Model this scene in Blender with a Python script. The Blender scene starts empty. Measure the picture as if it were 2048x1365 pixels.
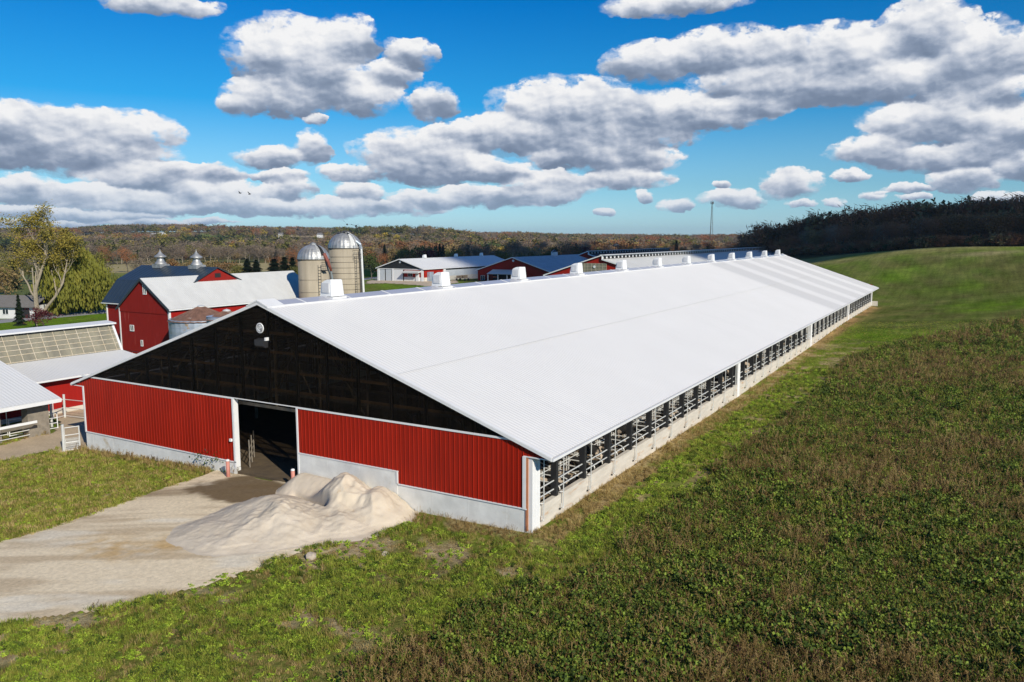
import bpy, bmesh, math, random
import numpy as np
from mathutils import Vector, Matrix
R = math.radians
random.seed(7); rng = np.random.default_rng(7)
SC = bpy.context.scene
COL = SC.collection

# ------------------------------------------------------------------ camera
CAMP = np.array([19.107, -34.792, 15.384]); FPX = 1583.1; PITCH = 0.13125; YAW = -0.5267
cam = bpy.data.objects.new("camera", bpy.data.cameras.new("camera")); COL.objects.link(cam)
cam.location = CAMP; cam.rotation_euler = (math.pi/2 - PITCH, 0, -YAW)
cam.data.sensor_width = 36; cam.data.lens = 36*FPX/2048
cam.data.clip_start = 0.5; cam.data.clip_end = 20000
SC.camera = cam
SC.render.engine = 'CYCLES'
SC.cycles.max_bounces = 6; SC.cycles.diffuse_bounces = 2; SC.cycles.glossy_bounces = 2
SC.cycles.volume_bounces = 0; SC.cycles.transmission_bounces = 4; SC.cycles.transparent_max_bounces = 8
SC.view_settings.view_transform = 'Standard'; SC.view_settings.look = 'None'
SC.view_settings.exposure = 0.35; SC.view_settings.gamma = 1

_F = np.array([math.sin(YAW)*math.cos(PITCH), math.cos(YAW)*math.cos(PITCH), -math.sin(PITCH)])
_Rt = np.array([math.cos(YAW), -math.sin(YAW), 0]); _U = np.cross(_Rt, _F)
def ray(px, py):                       # direction of a photo pixel, used to survey where things stand
    return _F + _Rt*(px-1024)/FPX - _U*(py-682.5)/FPX

# ------------------------------------------------------------------ sun
SUN_D = Vector((0.887*math.cos(R(30)), -0.462*math.cos(R(30)), math.sin(R(30)))).normalized()
sl = bpy.data.lights.new("sun", 'SUN'); sl.energy = 4.1; sl.angle = R(0.5); sl.color = (1, 0.93, 0.80)
sun = bpy.data.objects.new("sun", sl); COL.objects.link(sun)
sun.rotation_euler = SUN_D.to_track_quat('Z', 'Y').to_euler()

# ------------------------------------------------------------------ node helper
class NT:
    def __init__(s, tree): s.t = tree; s.n = tree.nodes; s.l = tree.links
    def node(s, typ, **kw):
        nd = s.n.new(typ)
        for k, v in kw.items(): setattr(nd, k, v)
        return nd
    def put(s, sock, v):
        if v is None: return
        if isinstance(v, bpy.types.NodeSocket): s.l.new(v, sock)
        else:
            if sock.type == 'RGBA' and len(v) == 3: v = (*v, 1)
            sock.default_value = v
    def math(s, op, a, b=None, c=None, clamp=False):
        nd = s.n.new('ShaderNodeMath'); nd.operation = op; nd.use_clamp = clamp
        s.put(nd.inputs[0], a); s.put(nd.inputs[1], b); s.put(nd.inputs[2], c)
        return nd.outputs[0]
    def vm(s, op, a, b=None, c=None):
        nd = s.n.new('ShaderNodeVectorMath'); nd.operation = op
        s.put(nd.inputs[0], a); s.put(nd.inputs[1], b); s.put(nd.inputs[2], c)
        return nd.outputs['Value'] if op in ('DOT_PRODUCT', 'LENGTH') else nd.outputs[0]
    def noise(s, vec, scale, detail=4, rough=.55, dist=0):
        nd = s.n.new('ShaderNodeTexNoise'); s.put(nd.inputs['Vector'], vec)
        nd.inputs['Scale'].default_value = scale; nd.inputs['Detail'].default_value = detail
        nd.inputs['Roughness'].default_value = rough; nd.inputs['Distortion'].default_value = dist
        return nd.outputs['Fac']
    def ramp(s, fac, stops, interp='LINEAR'):
        nd = s.n.new('ShaderNodeValToRGB'); s.put(nd.inputs[0], fac); cr = nd.color_ramp; cr.interpolation = interp
        while len(cr.elements) < len(stops): cr.elements.new(0.5)
        for e, (p, c) in zip(cr.elements, stops):
            e.position = p; e.color = (*c, 1) if isinstance(c, tuple) else (c, c, c, 1)
        return nd.outputs[0]
    def mix(s, f, a, b, mode='MIX'):
        nd = s.n.new('ShaderNodeMix'); nd.data_type = 'RGBA'; nd.blend_type = mode
        s.put(nd.inputs[0], f); s.put(nd.inputs[6], a); s.put(nd.inputs[7], b)
        return nd.outputs[2]
    def smooth(s, x, lo, hi):
        nd = s.n.new('ShaderNodeMapRange'); nd.interpolation_type = 'SMOOTHSTEP'
        s.put(nd.inputs[0], x); nd.inputs[1].default_value = lo; nd.inputs[2].default_value = hi
        return nd.outputs[0]

# ------------------------------------------------------------------ sky: Nishita with fair weather cumulus
world = bpy.data.worlds.new("World"); SC.world = world; world.use_nodes = True
world.cycles.sampling_method = 'MANUAL'; world.cycles.sample_map_resolution = 256
N = NT(world.node_tree); N.n.clear()
SKY_STR = 0.06
sky = N.node('ShaderNodeTexSky'); sky.sky_type = 'NISHITA'; sky.sun_disc = False
sky.sun_elevation = R(30); sky.sun_rotation = math.atan2(0.887, -0.462)
sky.altitude = 300; sky.air_density = 1.0; sky.dust_density = 0.4; sky.ozone_density = 2.5
tc = N.node('ShaderNodeTexCoord')
sep = N.node('ShaderNodeSeparateXYZ'); N.l.new(tc.outputs['Generated'], sep.inputs[0])
az = N.math('MULTIPLY', N.math('ARCTAN2', sep.outputs[0], sep.outputs[1]), 57.29578)
el = N.math('MULTIPLY', N.math('ARCSINE', sep.outputs[2]), 57.29578)
cb = N.node('ShaderNodeCombineXYZ'); N.l.new(az, cb.inputs[0]); N.l.new(el, cb.inputs[1]); P0 = cb.outputs[0]
def ae(px, py):
    d = ray(px, py); return (math.degrees(math.atan2(d[0], d[1])), math.degrees(math.atan2(d[2], math.hypot(d[0], d[1]))))
# cloud bodies: centre and half sizes, surveyed from the photograph, kept as azimuth / elevation
CL = [(590,115,135,82),(700,82,62,52),(725,190,82,45),(560,195,112,42),(640,150,90,70),
 (822,108,55,34),(865,205,52,40),(60,258,165,58),(215,268,150,55),(120,305,235,46),
 (320,355,155,30),(50,382,90,34),(250,402,165,28),(430,388,115,30),(575,377,60,26),
 (545,315,72,22),(625,295,36,36),(830,300,130,45),(880,335,150,36),
 (1130,222,155,72),(1000,270,115,42),(1310,230,150,52),(1450,228,100,34),(1180,275,210,36),
 (1250,318,112,32),(1100,372,100,32),(1250,358,98,24),(720,385,52,24),(950,395,170,24),(600,415,300,20),
 (1310,125,110,45),(1450,105,130,52),(1650,120,200,72),(1850,60,95,72),(1960,110,120,72),(1780,165,270,48),(1540,165,170,38),
 (1860,245,150,50),(2000,265,110,60),(1750,300,98,34),(1890,315,160,30),
 (1580,365,64,34),(1465,398,68,20),(1355,413,36,15),(1208,425,19,10),(1290,395,22,14),
 (1930,358,72,30),(1990,395,60,13),(1755,395,32,11),(1670,402,30,9),(1830,395,30,9),(1600,408,26,7),
 (320,8,120,24),(1350,10,150,26),(628,240,26,12),(1110,320,60,20),(2060,330,90,30),
 (40,425,110,14),(200,432,140,12),(380,420,90,14),(160,385,90,22),(480,405,60,20),(700,410,90,16),(860,402,80,18),(1090,392,80,16),(1440,372,22,9),(1770,385,18,6),(60,447,120,7),(330,445,150,7),
 (780,150,60,30),(905,265,60,22),(480,210,50,26),(1500,215,90,26),(1180,300,150,30),(700,345,60,20),(980,345,110,22),(400,345,90,22),(1600,185,170,30),(1960,190,120,40),(560,352,60,16),(1700,350,40,10),(1820,375,50,12)]
def clouds_field(p):
    S = None; Hs = None
    for (x, y, rx, ry) in CL:
        a, e = ae(x, y); a2, _ = ae(x+rx, y); _, e2 = ae(x, y-ry)
        kx = 1/max(abs(a2-a), .05)/1.12; ky = 1/max(abs(e2-e), .05)/1.12
        q = N.vm('MULTIPLY_ADD', p, (kx, ky, 0), (-a*kx, -e*ky, 0))
        f = N.math('SUBTRACT', 1.0, N.vm('DOT_PRODUCT', q, q), clamp=True)
        qy = N.vm('DOT_PRODUCT', q, (0, 1, 0))
        f2 = N.math('MULTIPLY', f, f)
        S = f if S is None else N.math('ADD', S, f)
        S2 = f2 if Hs is None else N.math('ADD', S2, f2)
        Hs = N.math('MULTIPLY', f2, qy) if Hs is None else N.math('MULTIPLY_ADD', f2, qy, Hs)
    return S, N.math('DIVIDE', Hs, N.math('MAXIMUM', S2, .0005))
def stretch(p):     # finer, flatter texture low over the horizon
    return N.vm('MULTIPLY', p, (1.0, 1.55, 1.0))
ps = stretch(P0)
warp = N.node('ShaderNodeTexNoise'); N.put(warp.inputs['Vector'], ps); warp.inputs['Scale'].default_value = .42; warp.inputs['Detail'].default_value = 6; warp.inputs['Roughness'].default_value = .6
wv = N.vm('MULTIPLY', N.vm('SUBTRACT', warp.outputs['Color'], (.5, .5, .5)), (2.4, 1.3, 0))
S, Hh = clouds_field(N.vm('ADD', P0, wv))
n1 = N.noise(ps, .60, 10, .60, .15)
nl = N.noise(ps, .42, 2, .5, .2); nl2 = N.noise(N.vm('ADD', ps, (0.55, 0.95, 0)), .42, 2, .5, .2)      # broad modelling
nm = N.noise(ps, 1.3, 4, .55, .2); nm2 = N.noise(N.vm('ADD', ps, (0.16, 0.34, 0)), 1.3, 4, .55, .2)   # billows lit from above right
bil = N.math('ABSOLUTE', N.math('SUBTRACT', N.noise(N.vm('ADD', ps, (31, 17, 0)), .9, 5, .5), .5))
dens = N.math('ADD', N.math('MINIMUM', S, 1.1), N.math('MULTIPLY', N.math('SUBTRACT', n1, .5), 2.1))
lowb = N.smooth(el, 5.0, 1.5)      # the bank of distant cloud low over the horizon is fuller and paler
dens = N.math('SUBTRACT', dens, N.math('MULTIPLY', N.math('SUBTRACT', bil, .1), .5))
dens = N.math('ADD', dens, N.math('MULTIPLY_ADD', lowb, .10, .05))
soft = N.math('ADD', .58, N.math('ADD', N.math('MULTIPLY', Hh, -.12), N.math('MULTIPLY', N.math('SUBTRACT', nl, .5), 1.3)))   # crisp tops, frayed undersides
mr = N.node('ShaderNodeMapRange'); mr.interpolation_type = 'SMOOTHSTEP'; N.put(mr.inputs[0], dens); mr.inputs[1].default_value = .10; N.put(mr.inputs[2], N.math('MAXIMUM', soft, .36))
veil = N.math('MULTIPLY', N.smooth(N.math('ADD', dens, N.math('MULTIPLY', N.math('SUBTRACT', nm, .5), .9)), -.12, .42), .42)      # torn thin vapour round the edges
alpha = N.math('MULTIPLY', N.math('MAXIMUM', mr.outputs[0], veil), N.smooth(S, .02, .15))
emb = N.math('ADD', N.math('MULTIPLY', N.math('SUBTRACT', nl, nl2), 1.05), N.math('MULTIPLY', N.math('SUBTRACT', nm, nm2), .42))
top = N.math('ADD', N.math('MULTIPLY', N.math('MINIMUM', Hh, .45), .88), N.math('MULTIPLY', N.math('SUBTRACT', N.noise(P0, .11, 2), .5), .75))
thick = N.math('MULTIPLY', N.math('SUBTRACT', N.math('MINIMUM', dens, 1.3), .5), -.20)
fine = N.math('MULTIPLY', N.math('SUBTRACT', n1, nl), .34)
lit = N.math('ADD', N.math('ADD', N.math('ADD', emb, fine), top), N.math('ADD', thick, N.math('MULTIPLY_ADD', lowb, .12, .67)), clamp=True)
k = 1/SKY_STR
ccol = N.ramp(lit, [(0.0, (.145, .19, .27)), (.25, (.20, .25, .34)), (.48, (.34, .385, .47)), (.72, (.54, .565, .615)), (1.0, (.72, .72, .725))])
ccol = N.vm('MULTIPLY', ccol, (k, k, k))
# sky colour: deep blue overhead paling to cyan at the horizon
elc = N.math('MAXIMUM', el, .25)
hs = N.node('ShaderNodeHueSaturation'); hs.inputs['Saturation'].default_value = .25
N.l.new(sky.outputs[0], hs.inputs['Color'])
grad = N.ramp(N.math('DIVIDE', elc, 20, clamp=True), [(0, (.60, .88, .98)), (.16, (.36, .74, .95)), (.45, (.04, .46, .93)), (.8, (.0, .32, .93)), (1, (.0, .25, .86))])
skc = N.vm('MULTIPLY', N.mix(1.0, hs.outputs[0], grad, 'MULTIPLY'), (1.50, 1.50, 1.50))
# cloud tone sinks into the haze near the horizon
hz = N.math('MULTIPLY', N.smooth(el, 4.5, 0.0), .45)
ccol = N.mix(hz, ccol, N.vm('MULTIPLY', (.36, .49, .62), (k, k, k)))
fin = N.mix(alpha, skc, ccol)
bg = N.node('ShaderNodeBackground'); N.l.new(fin, bg.inputs[0]); bg.inputs[1].default_value = SKY_STR
wo = N.node('ShaderNodeOutputWorld'); N.l.new(bg.outputs[0], wo.inputs[0])

# ------------------------------------------------------------------ terrain
TP = np.array([(0,0,0),(0,80,.1),(0,156,.2),(-16,0,-.08),(-9,0,-.15),(-39,0,-.8),(-50,0,-.8),(-45,-15,-.9),(-20,-20,-.25),
 (0,-20,.0),(20,-35,.7),(10,-10,.25),(22,0,.9),(25,50,1.4),(28,110,2.4),(10,80,.45),(5,40,.1),(5,160,.3),(-19,80,-.3),(-19,156,0),(-39,80,-.6),(-39,156,-.2),
 (-22,232,6.0),(3,247,11.4),(32,264,12.2),(30,204,9.4),(60,260,13),(60,150,7),(60,50,3),(60,-30,2),(10,200,5.5),(-20,200,2.6),(-29,345,9.3),(-73,378,4.5),(35,324,12),
 (0,303,10.8),(100,400,14),(-150,182,.2),(-120,200,0),(-75,175,-.3),(-60,250,1.0),(-85,400,0.5),(-80,32,-.5),(-55,8,-.9),(-135,50,-1.3),(-160,65,-1.6),
 (-100,100,-.6),(-300,200,-4),(-450,350,-5),(-300,450,-3),(-150,500,2),(0,500,8),(-200,-50,-1.5),(-20,-90,0),(100,-100,3),(-250,100,-3.2),(-500,100,-5),(-220,300,-2.2)], float)
def _U2(r2): return np.where(r2 > 1e-9, r2*np.log(np.maximum(r2, 1e-9)), 0)
_c = TP[:, :2]/100; _K = _U2(((_c[:, None]-_c[None])**2).sum(-1)) + np.eye(len(TP))*.002
_P = np.c_[np.ones(len(TP)), _c]; _A = np.block([[_K, _P], [_P.T, np.zeros((3, 3))]])
_w = np.linalg.solve(_A, np.r_[TP[:, 2], np.zeros(3)])
def sstep(x, a, b):
    t = np.clip((x-a)/(b-a), 0, 1); return t*t*(3-2*t)
_AZ = [-180, -90, -64, -58.9, -56.9, -51.5, -46.4, -43.7, -40.3, -36, -32.5, -29.6, -27.5, -22.1, -13.6, -9, 3, 60, 180]
_PY = [476, 470, 466, 465, 460, 458, 461, 463, 463, 464, 473, 471, 474, 476, 476, 474, 474, 474, 476]
def lattice(x, y, seed=0):
    x = np.asarray(x, float); y = np.asarray(y, float)
    xi = np.floor(x).astype(np.int64); yi = np.floor(y).astype(np.int64); fx = x-xi; fy = y-yi
    fx = fx*fx*(3-2*fx); fy = fy*fy*(3-2*fy)
    def h(a, b):
        v = (a*374761393 + b*668265263 + seed*974711) & 0xffffffff
        v = ((v ^ (v >> 13))*1274126177) & 0xffffffff
        return ((v ^ (v >> 16)) & 0xffff)/65535.0
    return (h(xi, yi)*(1-fx)+h(xi+1, yi)*fx)*(1-fy) + (h(xi, yi+1)*(1-fx)+h(xi+1, yi+1)*fx)*fy
def fbm(x, y, scale, octaves=4, seed=0):
    s = 0; a = .5; t = 0
    for o in range(octaves):
        s = s + a*lattice(np.asarray(x)/scale*2**o, np.asarray(y)/scale*2**o, seed+o); t += a; a *= .5
    return s/t
def Hraw(x, y):
    x = np.asarray(x, float); y = np.asarray(y, float); sh = x.shape
    X = np.stack([x.ravel(), y.ravel()], -1)/100
    d = np.hypot(x-CAMP[0], y-CAMP[1]).ravel()
    zn = np.zeros(len(X))
    for i in range(0, len(X), 40000):
        q = X[i:i+40000]; zn[i:i+40000] = _U2(((q[:, None]-_c[None])**2).sum(-1)) @ _w[:-3] + _w[-3] + q @ _w[-2:]
    zn = np.clip(zn, -8, 15)
    azz = np.degrees(np.arctan2(X[:, 0]*100-CAMP[0], X[:, 1]*100-CAMP[1]))
    # far ground: a shallow valley, then rolling wooded hills
    tgt = 15.4 + 2200*(477-np.interp(azz, _AZ, _PY))/1583.0 - 13
    near_ridge = 30*np.exp(-((azz+38.5)/5.5)**2)*sstep(d, 900, 1300)*(1-sstep(d, 1400, 1900))*.35
    bump = (fbm(X[:, 0]*100, X[:, 1]*100, 420, 3, 5)-.5)*10
    zf = -6 + sstep(d, 850, 2200)*(tgt+6) + bump*sstep(d, 500, 1000)*(1-.6*sstep(d, 1500, 2200)) + near_ridge - sstep(d, 2300, 3600)*(tgt*.6+14)
    w = sstep(d, 430, 760)
    return (zn*(1-w) + zf*w).reshape(sh)
def H(x, y):
    z = Hraw(x, y); x = np.asarray(x); y = np.asarray(y)
    a = sstep(np.minimum(np.minimum(x+W0, -x), np.minimum(y, 156-y)), .9, 2.2)     # dug out a little under the barn floor
    return z*(1-a)+np.minimum(z, -.35)*a
W0 = 38.87
def Hs(x, y): return float(H(np.array([x]), np.array([y]))[0])
def spot(px, py, dz=0.0):              # ground point seen at a photo pixel
    d = ray(px, py); lo = 5.0
    ts = np.concatenate([np.arange(10, 400, .5), np.arange(400, 3000, 5)])
    P = CAMP[None] + ts[:, None]*d[None]; g = P[:, 2]-H(P[:, 0], P[:, 1])-dz
    k = np.argmax(g < 0)
    if g[k] >= 0: k = len(ts)-1
    a = g[k-1]/(g[k-1]-g[k]+1e-9); t = ts[k-1]+a*(ts[k]-ts[k-1])
    return CAMP[0]+t*d[0], CAMP[1]+t*d[1]
def away(px, dist):                    # ground point in the direction of photo column px, dist metres off
    d = ray(px, 476); n = math.hypot(d[0], d[1]); return CAMP[0]+d[0]/n*dist, CAMP[1]+d[1]/n*dist

# ------------------------------------------------------------------ materials
MATS = {}
def new_mat(name):
    m = bpy.data.materials.new(name); m.use_nodes = True; MATS[name] = m
    nt = NT(m.node_tree); b = m.node_tree.nodes['Principled BSDF']
    return m, nt, b
def tex_coord(nt, which='Object'):
    t = nt.node('ShaderNodeTexCoord'); return t.outputs[which]
def geo_pos(nt): return nt.node('ShaderNodeNewGeometry').outputs['Position']
def mat(name, col, rough=.6, metal=0, var=.12, scale=1.5, col2=None, bump=0, bscale=30, spec=.5, stretch=(1, 1, 1), stain=None):
    m, nt, b = new_mat(name)
    p = nt.vm('MULTIPLY', geo_pos(nt), stretch)
    n = nt.noise(p, scale, 6, .6)
    c2 = col2 or tuple(min(1, c*(1+var)) for c in col); c1 = tuple(c*(1-var) for c in col) if not col2 else col
    c = nt.ramp(n, [(.3, c1), (.7, c2)])
    if stain:
        sc, cc, lo, hi = stain
        f = nt.smooth(nt.noise(nt.vm('ADD', p, (9, 4, 2)), sc, 5, .65), lo, hi); c = nt.mix(f, c, cc)
    nt.put(b.inputs['Base Color'], c); b.inputs['Roughness'].default_value = rough; b.inputs['Metallic'].default_value = metal
    b.inputs['Specular IOR Level'].default_value = spec
    if bump:
        bn = nt.node('ShaderNodeBump'); bn.inputs['Strength'].default_value = bump; bn.inputs['Distance'].default_value = .05
        nt.put(bn.inputs['Height'], nt.noise(geo_pos(nt), bscale, 4)); nt.l.new(bn.outputs[0], b.inputs['Normal'])
    return m
WHITE = mat('white_trim', (.70, .70, .69), .5, var=.04, spec=.3)
WHITEROOF = mat('white_roof', (.60, .60, .59), .5, var=.03, scale=.25, stretch=(.3, 1, 1), spec=.2)
ROOF2 = mat('white_roof_weathered', (.52, .52, .50), .55, spec=.2, var=.07, scale=.6, stretch=(.3, 1, 1))
ROOFG = mat('galvanised_roof', (.42, .45, .46), .42, metal=.3, var=.12, scale=.35, stain=(.9, (.30, .30, .28), .56, .7))
REDM = mat('red_steel', (.29, .013, .004), .5, var=.14, scale=.8, stretch=(1, 1, .3), spec=.15)
REDW = mat('red_boards', (.23, .014, .010), .85, spec=.15, var=.16, scale=2.0, stretch=(5, 5, .3), stain=(.7, (.40, .10, .08), .62, .75))
REDS = mat('red_side_boards', (.30, .010, .006), .7, spec=.2, var=.1, scale=1.5, stretch=(4, 4, .3))
CONC = mat('concrete', (.66, .655, .62), .85, var=.14, scale=.9, bump=.15, bscale=14, stain=(.45, (.50, .42, .29), .57, .72))
CONCS = mat('side_concrete', (.58, .53, .45), .85, var=.14, scale=1.2, bump=.15, bscale=14, stain=(1.0, (.50, .33, .20), .56, .72), stretch=(1, .5, 2.5))
SILOC = mat('silo_concrete', (.34, .29, .21), .85, var=.22, scale=.8, stretch=(1, 1, .12), bump=.2, bscale=6)
BLACKM = mat('dark_post', (.022, .022, .024), .5, var=.15)
GALV = mat('galvanised_pipe', (.66, .66, .63), .45, metal=.25, var=.12)
DARKROOF = mat('dark_steel_roof', (.028, .040, .052), .32, var=.15, scale=.5, spec=.6)
RUST = mat('rusty_steel', (.14, .075, .05), .7, metal=.2, col2=(.26, .14, .09), scale=1.6, stain=(1.1, (.5, .48, .44), .62, .70))
BINM = mat('bin_steel', (.40, .45, .52), .5, metal=.4, var=.2, scale=.9, stain=(1.0, (.45, .32, .2), .60, .72))
DOME = mat('dome_steel', (.40, .40, .39), .48, metal=.55, var=.3, scale=1.2, stain=(1.5, (.26, .25, .23), .56, .7))
WOODM = mat('timber', (.30, .19, .10), .8, var=.2, scale=2)
OLDW = mat('old_timber', (.22, .19, .15), .9, var=.25, scale=3)
PINK = mat('faded_red_paint', (.50, .20, .15), .6, var=.12, scale=3)
FLOORM = mat('barn_floor', (.12, .085, .045), .9, var=.35, scale=1.2, col2=(.065, .045, .026), bump=.4, bscale=3)
SANDB = mat('bedding_sand', (.27, .20, .13), .95, var=.15, scale=1.2, bump=.5, bscale=2.5)
STONE = mat('field_stone', (.33, .27, .20), .9, var=.5, scale=3.5, col2=(.52, .45, .36))
GLASS = mat('window_glass', (.02, .03, .035), .08, var=.1)
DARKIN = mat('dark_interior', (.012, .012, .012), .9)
CURT = mat('curtain_fabric', (.48, .51, .53), .6, var=.06, scale=.6)
SIDING = mat('house_siding', (.62, .62, .60), .7, var=.06)
SHING = mat('shingles', (.15, .14, .13), .9, var=.2, scale=3)
BROWNSH = mat('brown_shingles', (.16, .10, .08), .9, var=.2, scale=3)
ORANGE = mat('orange_paint', (.6, .1, .03), .5)
PLASTIC = mat('white_plastic', (.75, .75, .74), .35, var=.03)
BARK = mat('bark', (.30, .25, .18), .95, var=.3, scale=4)
BARKD = mat('dark_bark', (.10, .085, .07), .95, var=.3, scale=4)
BLACKP = mat('black_paint', (.012, .012, .013), .4)
BIRD = mat('feathers', (.05, .05, .055), .8)
COWM, nt, b = new_mat('cow_hide')
oi = nt.node('ShaderNodeObjectInfo'); pv = nt.vm('ADD', tex_coord(nt), nt.vm('MULTIPLY', oi.outputs['Random'], (40, 21, 13)))
nt.put(b.inputs['Base Color'], nt.ramp(nt.noise(pv, 1.5, 2, .4), [(.60, (.014, .013, .012)), (.63, (.52, .42, .32))])); b.inputs['Roughness'].default_value = .8

# translucent corrugated gable sheet, smoky: lets a little light through
SMOKE, nt, b = new_mat('smoked_polycarbonate')
p = geo_pos(nt); nt.put(b.inputs['Base Color'], nt.ramp(nt.noise(nt.vm('MULTIPLY', p, (6, 1, .12)), 1.0, 4, .7), [(.42, (.002, .002, .002)), (.74, (.016, .012, .009))])); b.inputs['Roughness'].default_value = .28; b.inputs['Specular IOR Level'].default_value = .12
tr = nt.node('ShaderNodeBsdfTransparent'); tr.inputs[0].default_value = (.62, .57, .5, 1)
mx = nt.node('ShaderNodeMixShader'); nt.put(mx.inputs[0], .40); nt.l.new(b.outputs[0], mx.inputs[1]); nt.l.new(tr.outputs[0], mx.inputs[2])
nt.l.new(mx.outputs[0], nt.n['Material Output'].inputs['Surface'])
RIDGEP, nt, b = new_mat('ridge_sheet')
b.inputs['Base Color'].default_value = (.42, .42, .45, 1); b.inputs['Roughness'].default_value = .18
FIBRE, nt, b = new_mat('fibreglass')
p = geo_pos(nt); nt.put(b.inputs['Base Color'], nt.ramp(nt.noise(nt.vm('MULTIPLY', p, (1, 1, .5)), .9, 6, .6), [(.3, (.155, .145, .11)), (.7, (.26, .24, .17))])); b.inputs['Roughness'].default_value = .5

# foliage: leaf colour varies from leaf clump to clump and plant to plant
def leaf_mat(name, cols, rough=.7, trans=.25, spread=.5):
    m, nt, b = new_mat(name)
    oi = nt.node('ShaderNodeObjectInfo')
    n = nt.noise(tex_coord(nt), .55, 3, .7)
    f = nt.math('ADD', nt.math('MULTIPLY', nt.math('SUBTRACT', n, .5), 1.3), nt.math('MULTIPLY_ADD', oi.outputs['Random'], spread, .5-spread/2), clamp=True)
    st = [(i/(len(cols)-1), c) for i, c in enumerate(cols)]
    c = nt.ramp(f, st); nt.put(b.inputs['Base Color'], c); b.inputs['Roughness'].default_value = rough
    b.inputs['Specular IOR Level'].default_value = .25
    t = nt.node('ShaderNodeBsdfTranslucent'); nt.put(t.inputs[0], c)
    mx = nt.node('ShaderNodeMixShader'); mx.inputs[0].default_value = trans
    nt.l.new(b.outputs[0], mx.inputs[1]); nt.l.new(t.outputs[0], mx.inputs[2]); nt.l.new(mx.outputs[0], nt.n['Material Output'].inputs['Surface'])
    return m
L_OLIVE = leaf_mat('olive_leaves', [(.085, .085, .02), (.16, .15, .035), (.26, .22, .055)])
L_YELL = leaf_mat('yellow_leaves', [(.24, .20, .03), (.42, .31, .04), (.52, .36, .05)])
L_RUST = leaf_mat('rust_leaves', [(.13, .07, .028), (.21, .11, .04), (.30, .15, .05)])
L_MAR = leaf_mat('maroon_leaves', [(.05, .012, .015), (.10, .02, .025), (.14, .03, .03)])
L_CON = leaf_mat('conifer_needles', [(.012, .022, .010), (.022, .038, .016), (.035, .055, .022)])
L_GRN = leaf_mat('green_leaves', [(.030, .048, .015), (.055, .08, .022), (.09, .12, .03)])
L_WIL = leaf_mat('willow_leaves', [(.08, .09, .014), (.19, .19, .028), (.34, .30, .05)])
L_TWIG = leaf_mat('bare_twigs', [(.11, .085, .06), (.19, .145, .10), (.30, .23, .16)], trans=.1)
L_TWIGD = leaf_mat('dark_bare_twigs', [(.16, .068, .028), (.28, .115, .045), (.42, .18, .07)], trans=.1)
L_TAN = leaf_mat('tan_leaves', [(.15, .11, .05), (.25, .18, .075), (.34, .24, .10)])
W_GREEN = leaf_mat('weed_leaves', [(.036, .055, .009), (.10, .15, .020), (.28, .36, .045)], spread=.9)
W_LIME = leaf_mat('lime_weed_leaves', [(.13, .21, .02), (.30, .42, .035), (.48, .58, .07)], spread=.8)
W_DRY = leaf_mat('dry_stalks', [(.11, .068, .022), (.25, .16, .055), (.46, .33, .14)], spread=.9)
W_GRASS = leaf_mat('grass_blades', [(.10, .13, .016), (.25, .28, .034), (.48, .44, .09)], spread=.8)
W_STRAW = leaf_mat('straw_grass', [(.22, .15, .05), (.42, .30, .11), (.60, .46, .20)], spread=.8)
W_PURP = leaf_mat('purple_stalks', [(.06, .02, .02), (.10, .03, .03), (.14, .06, .04)], spread=.8)

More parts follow.
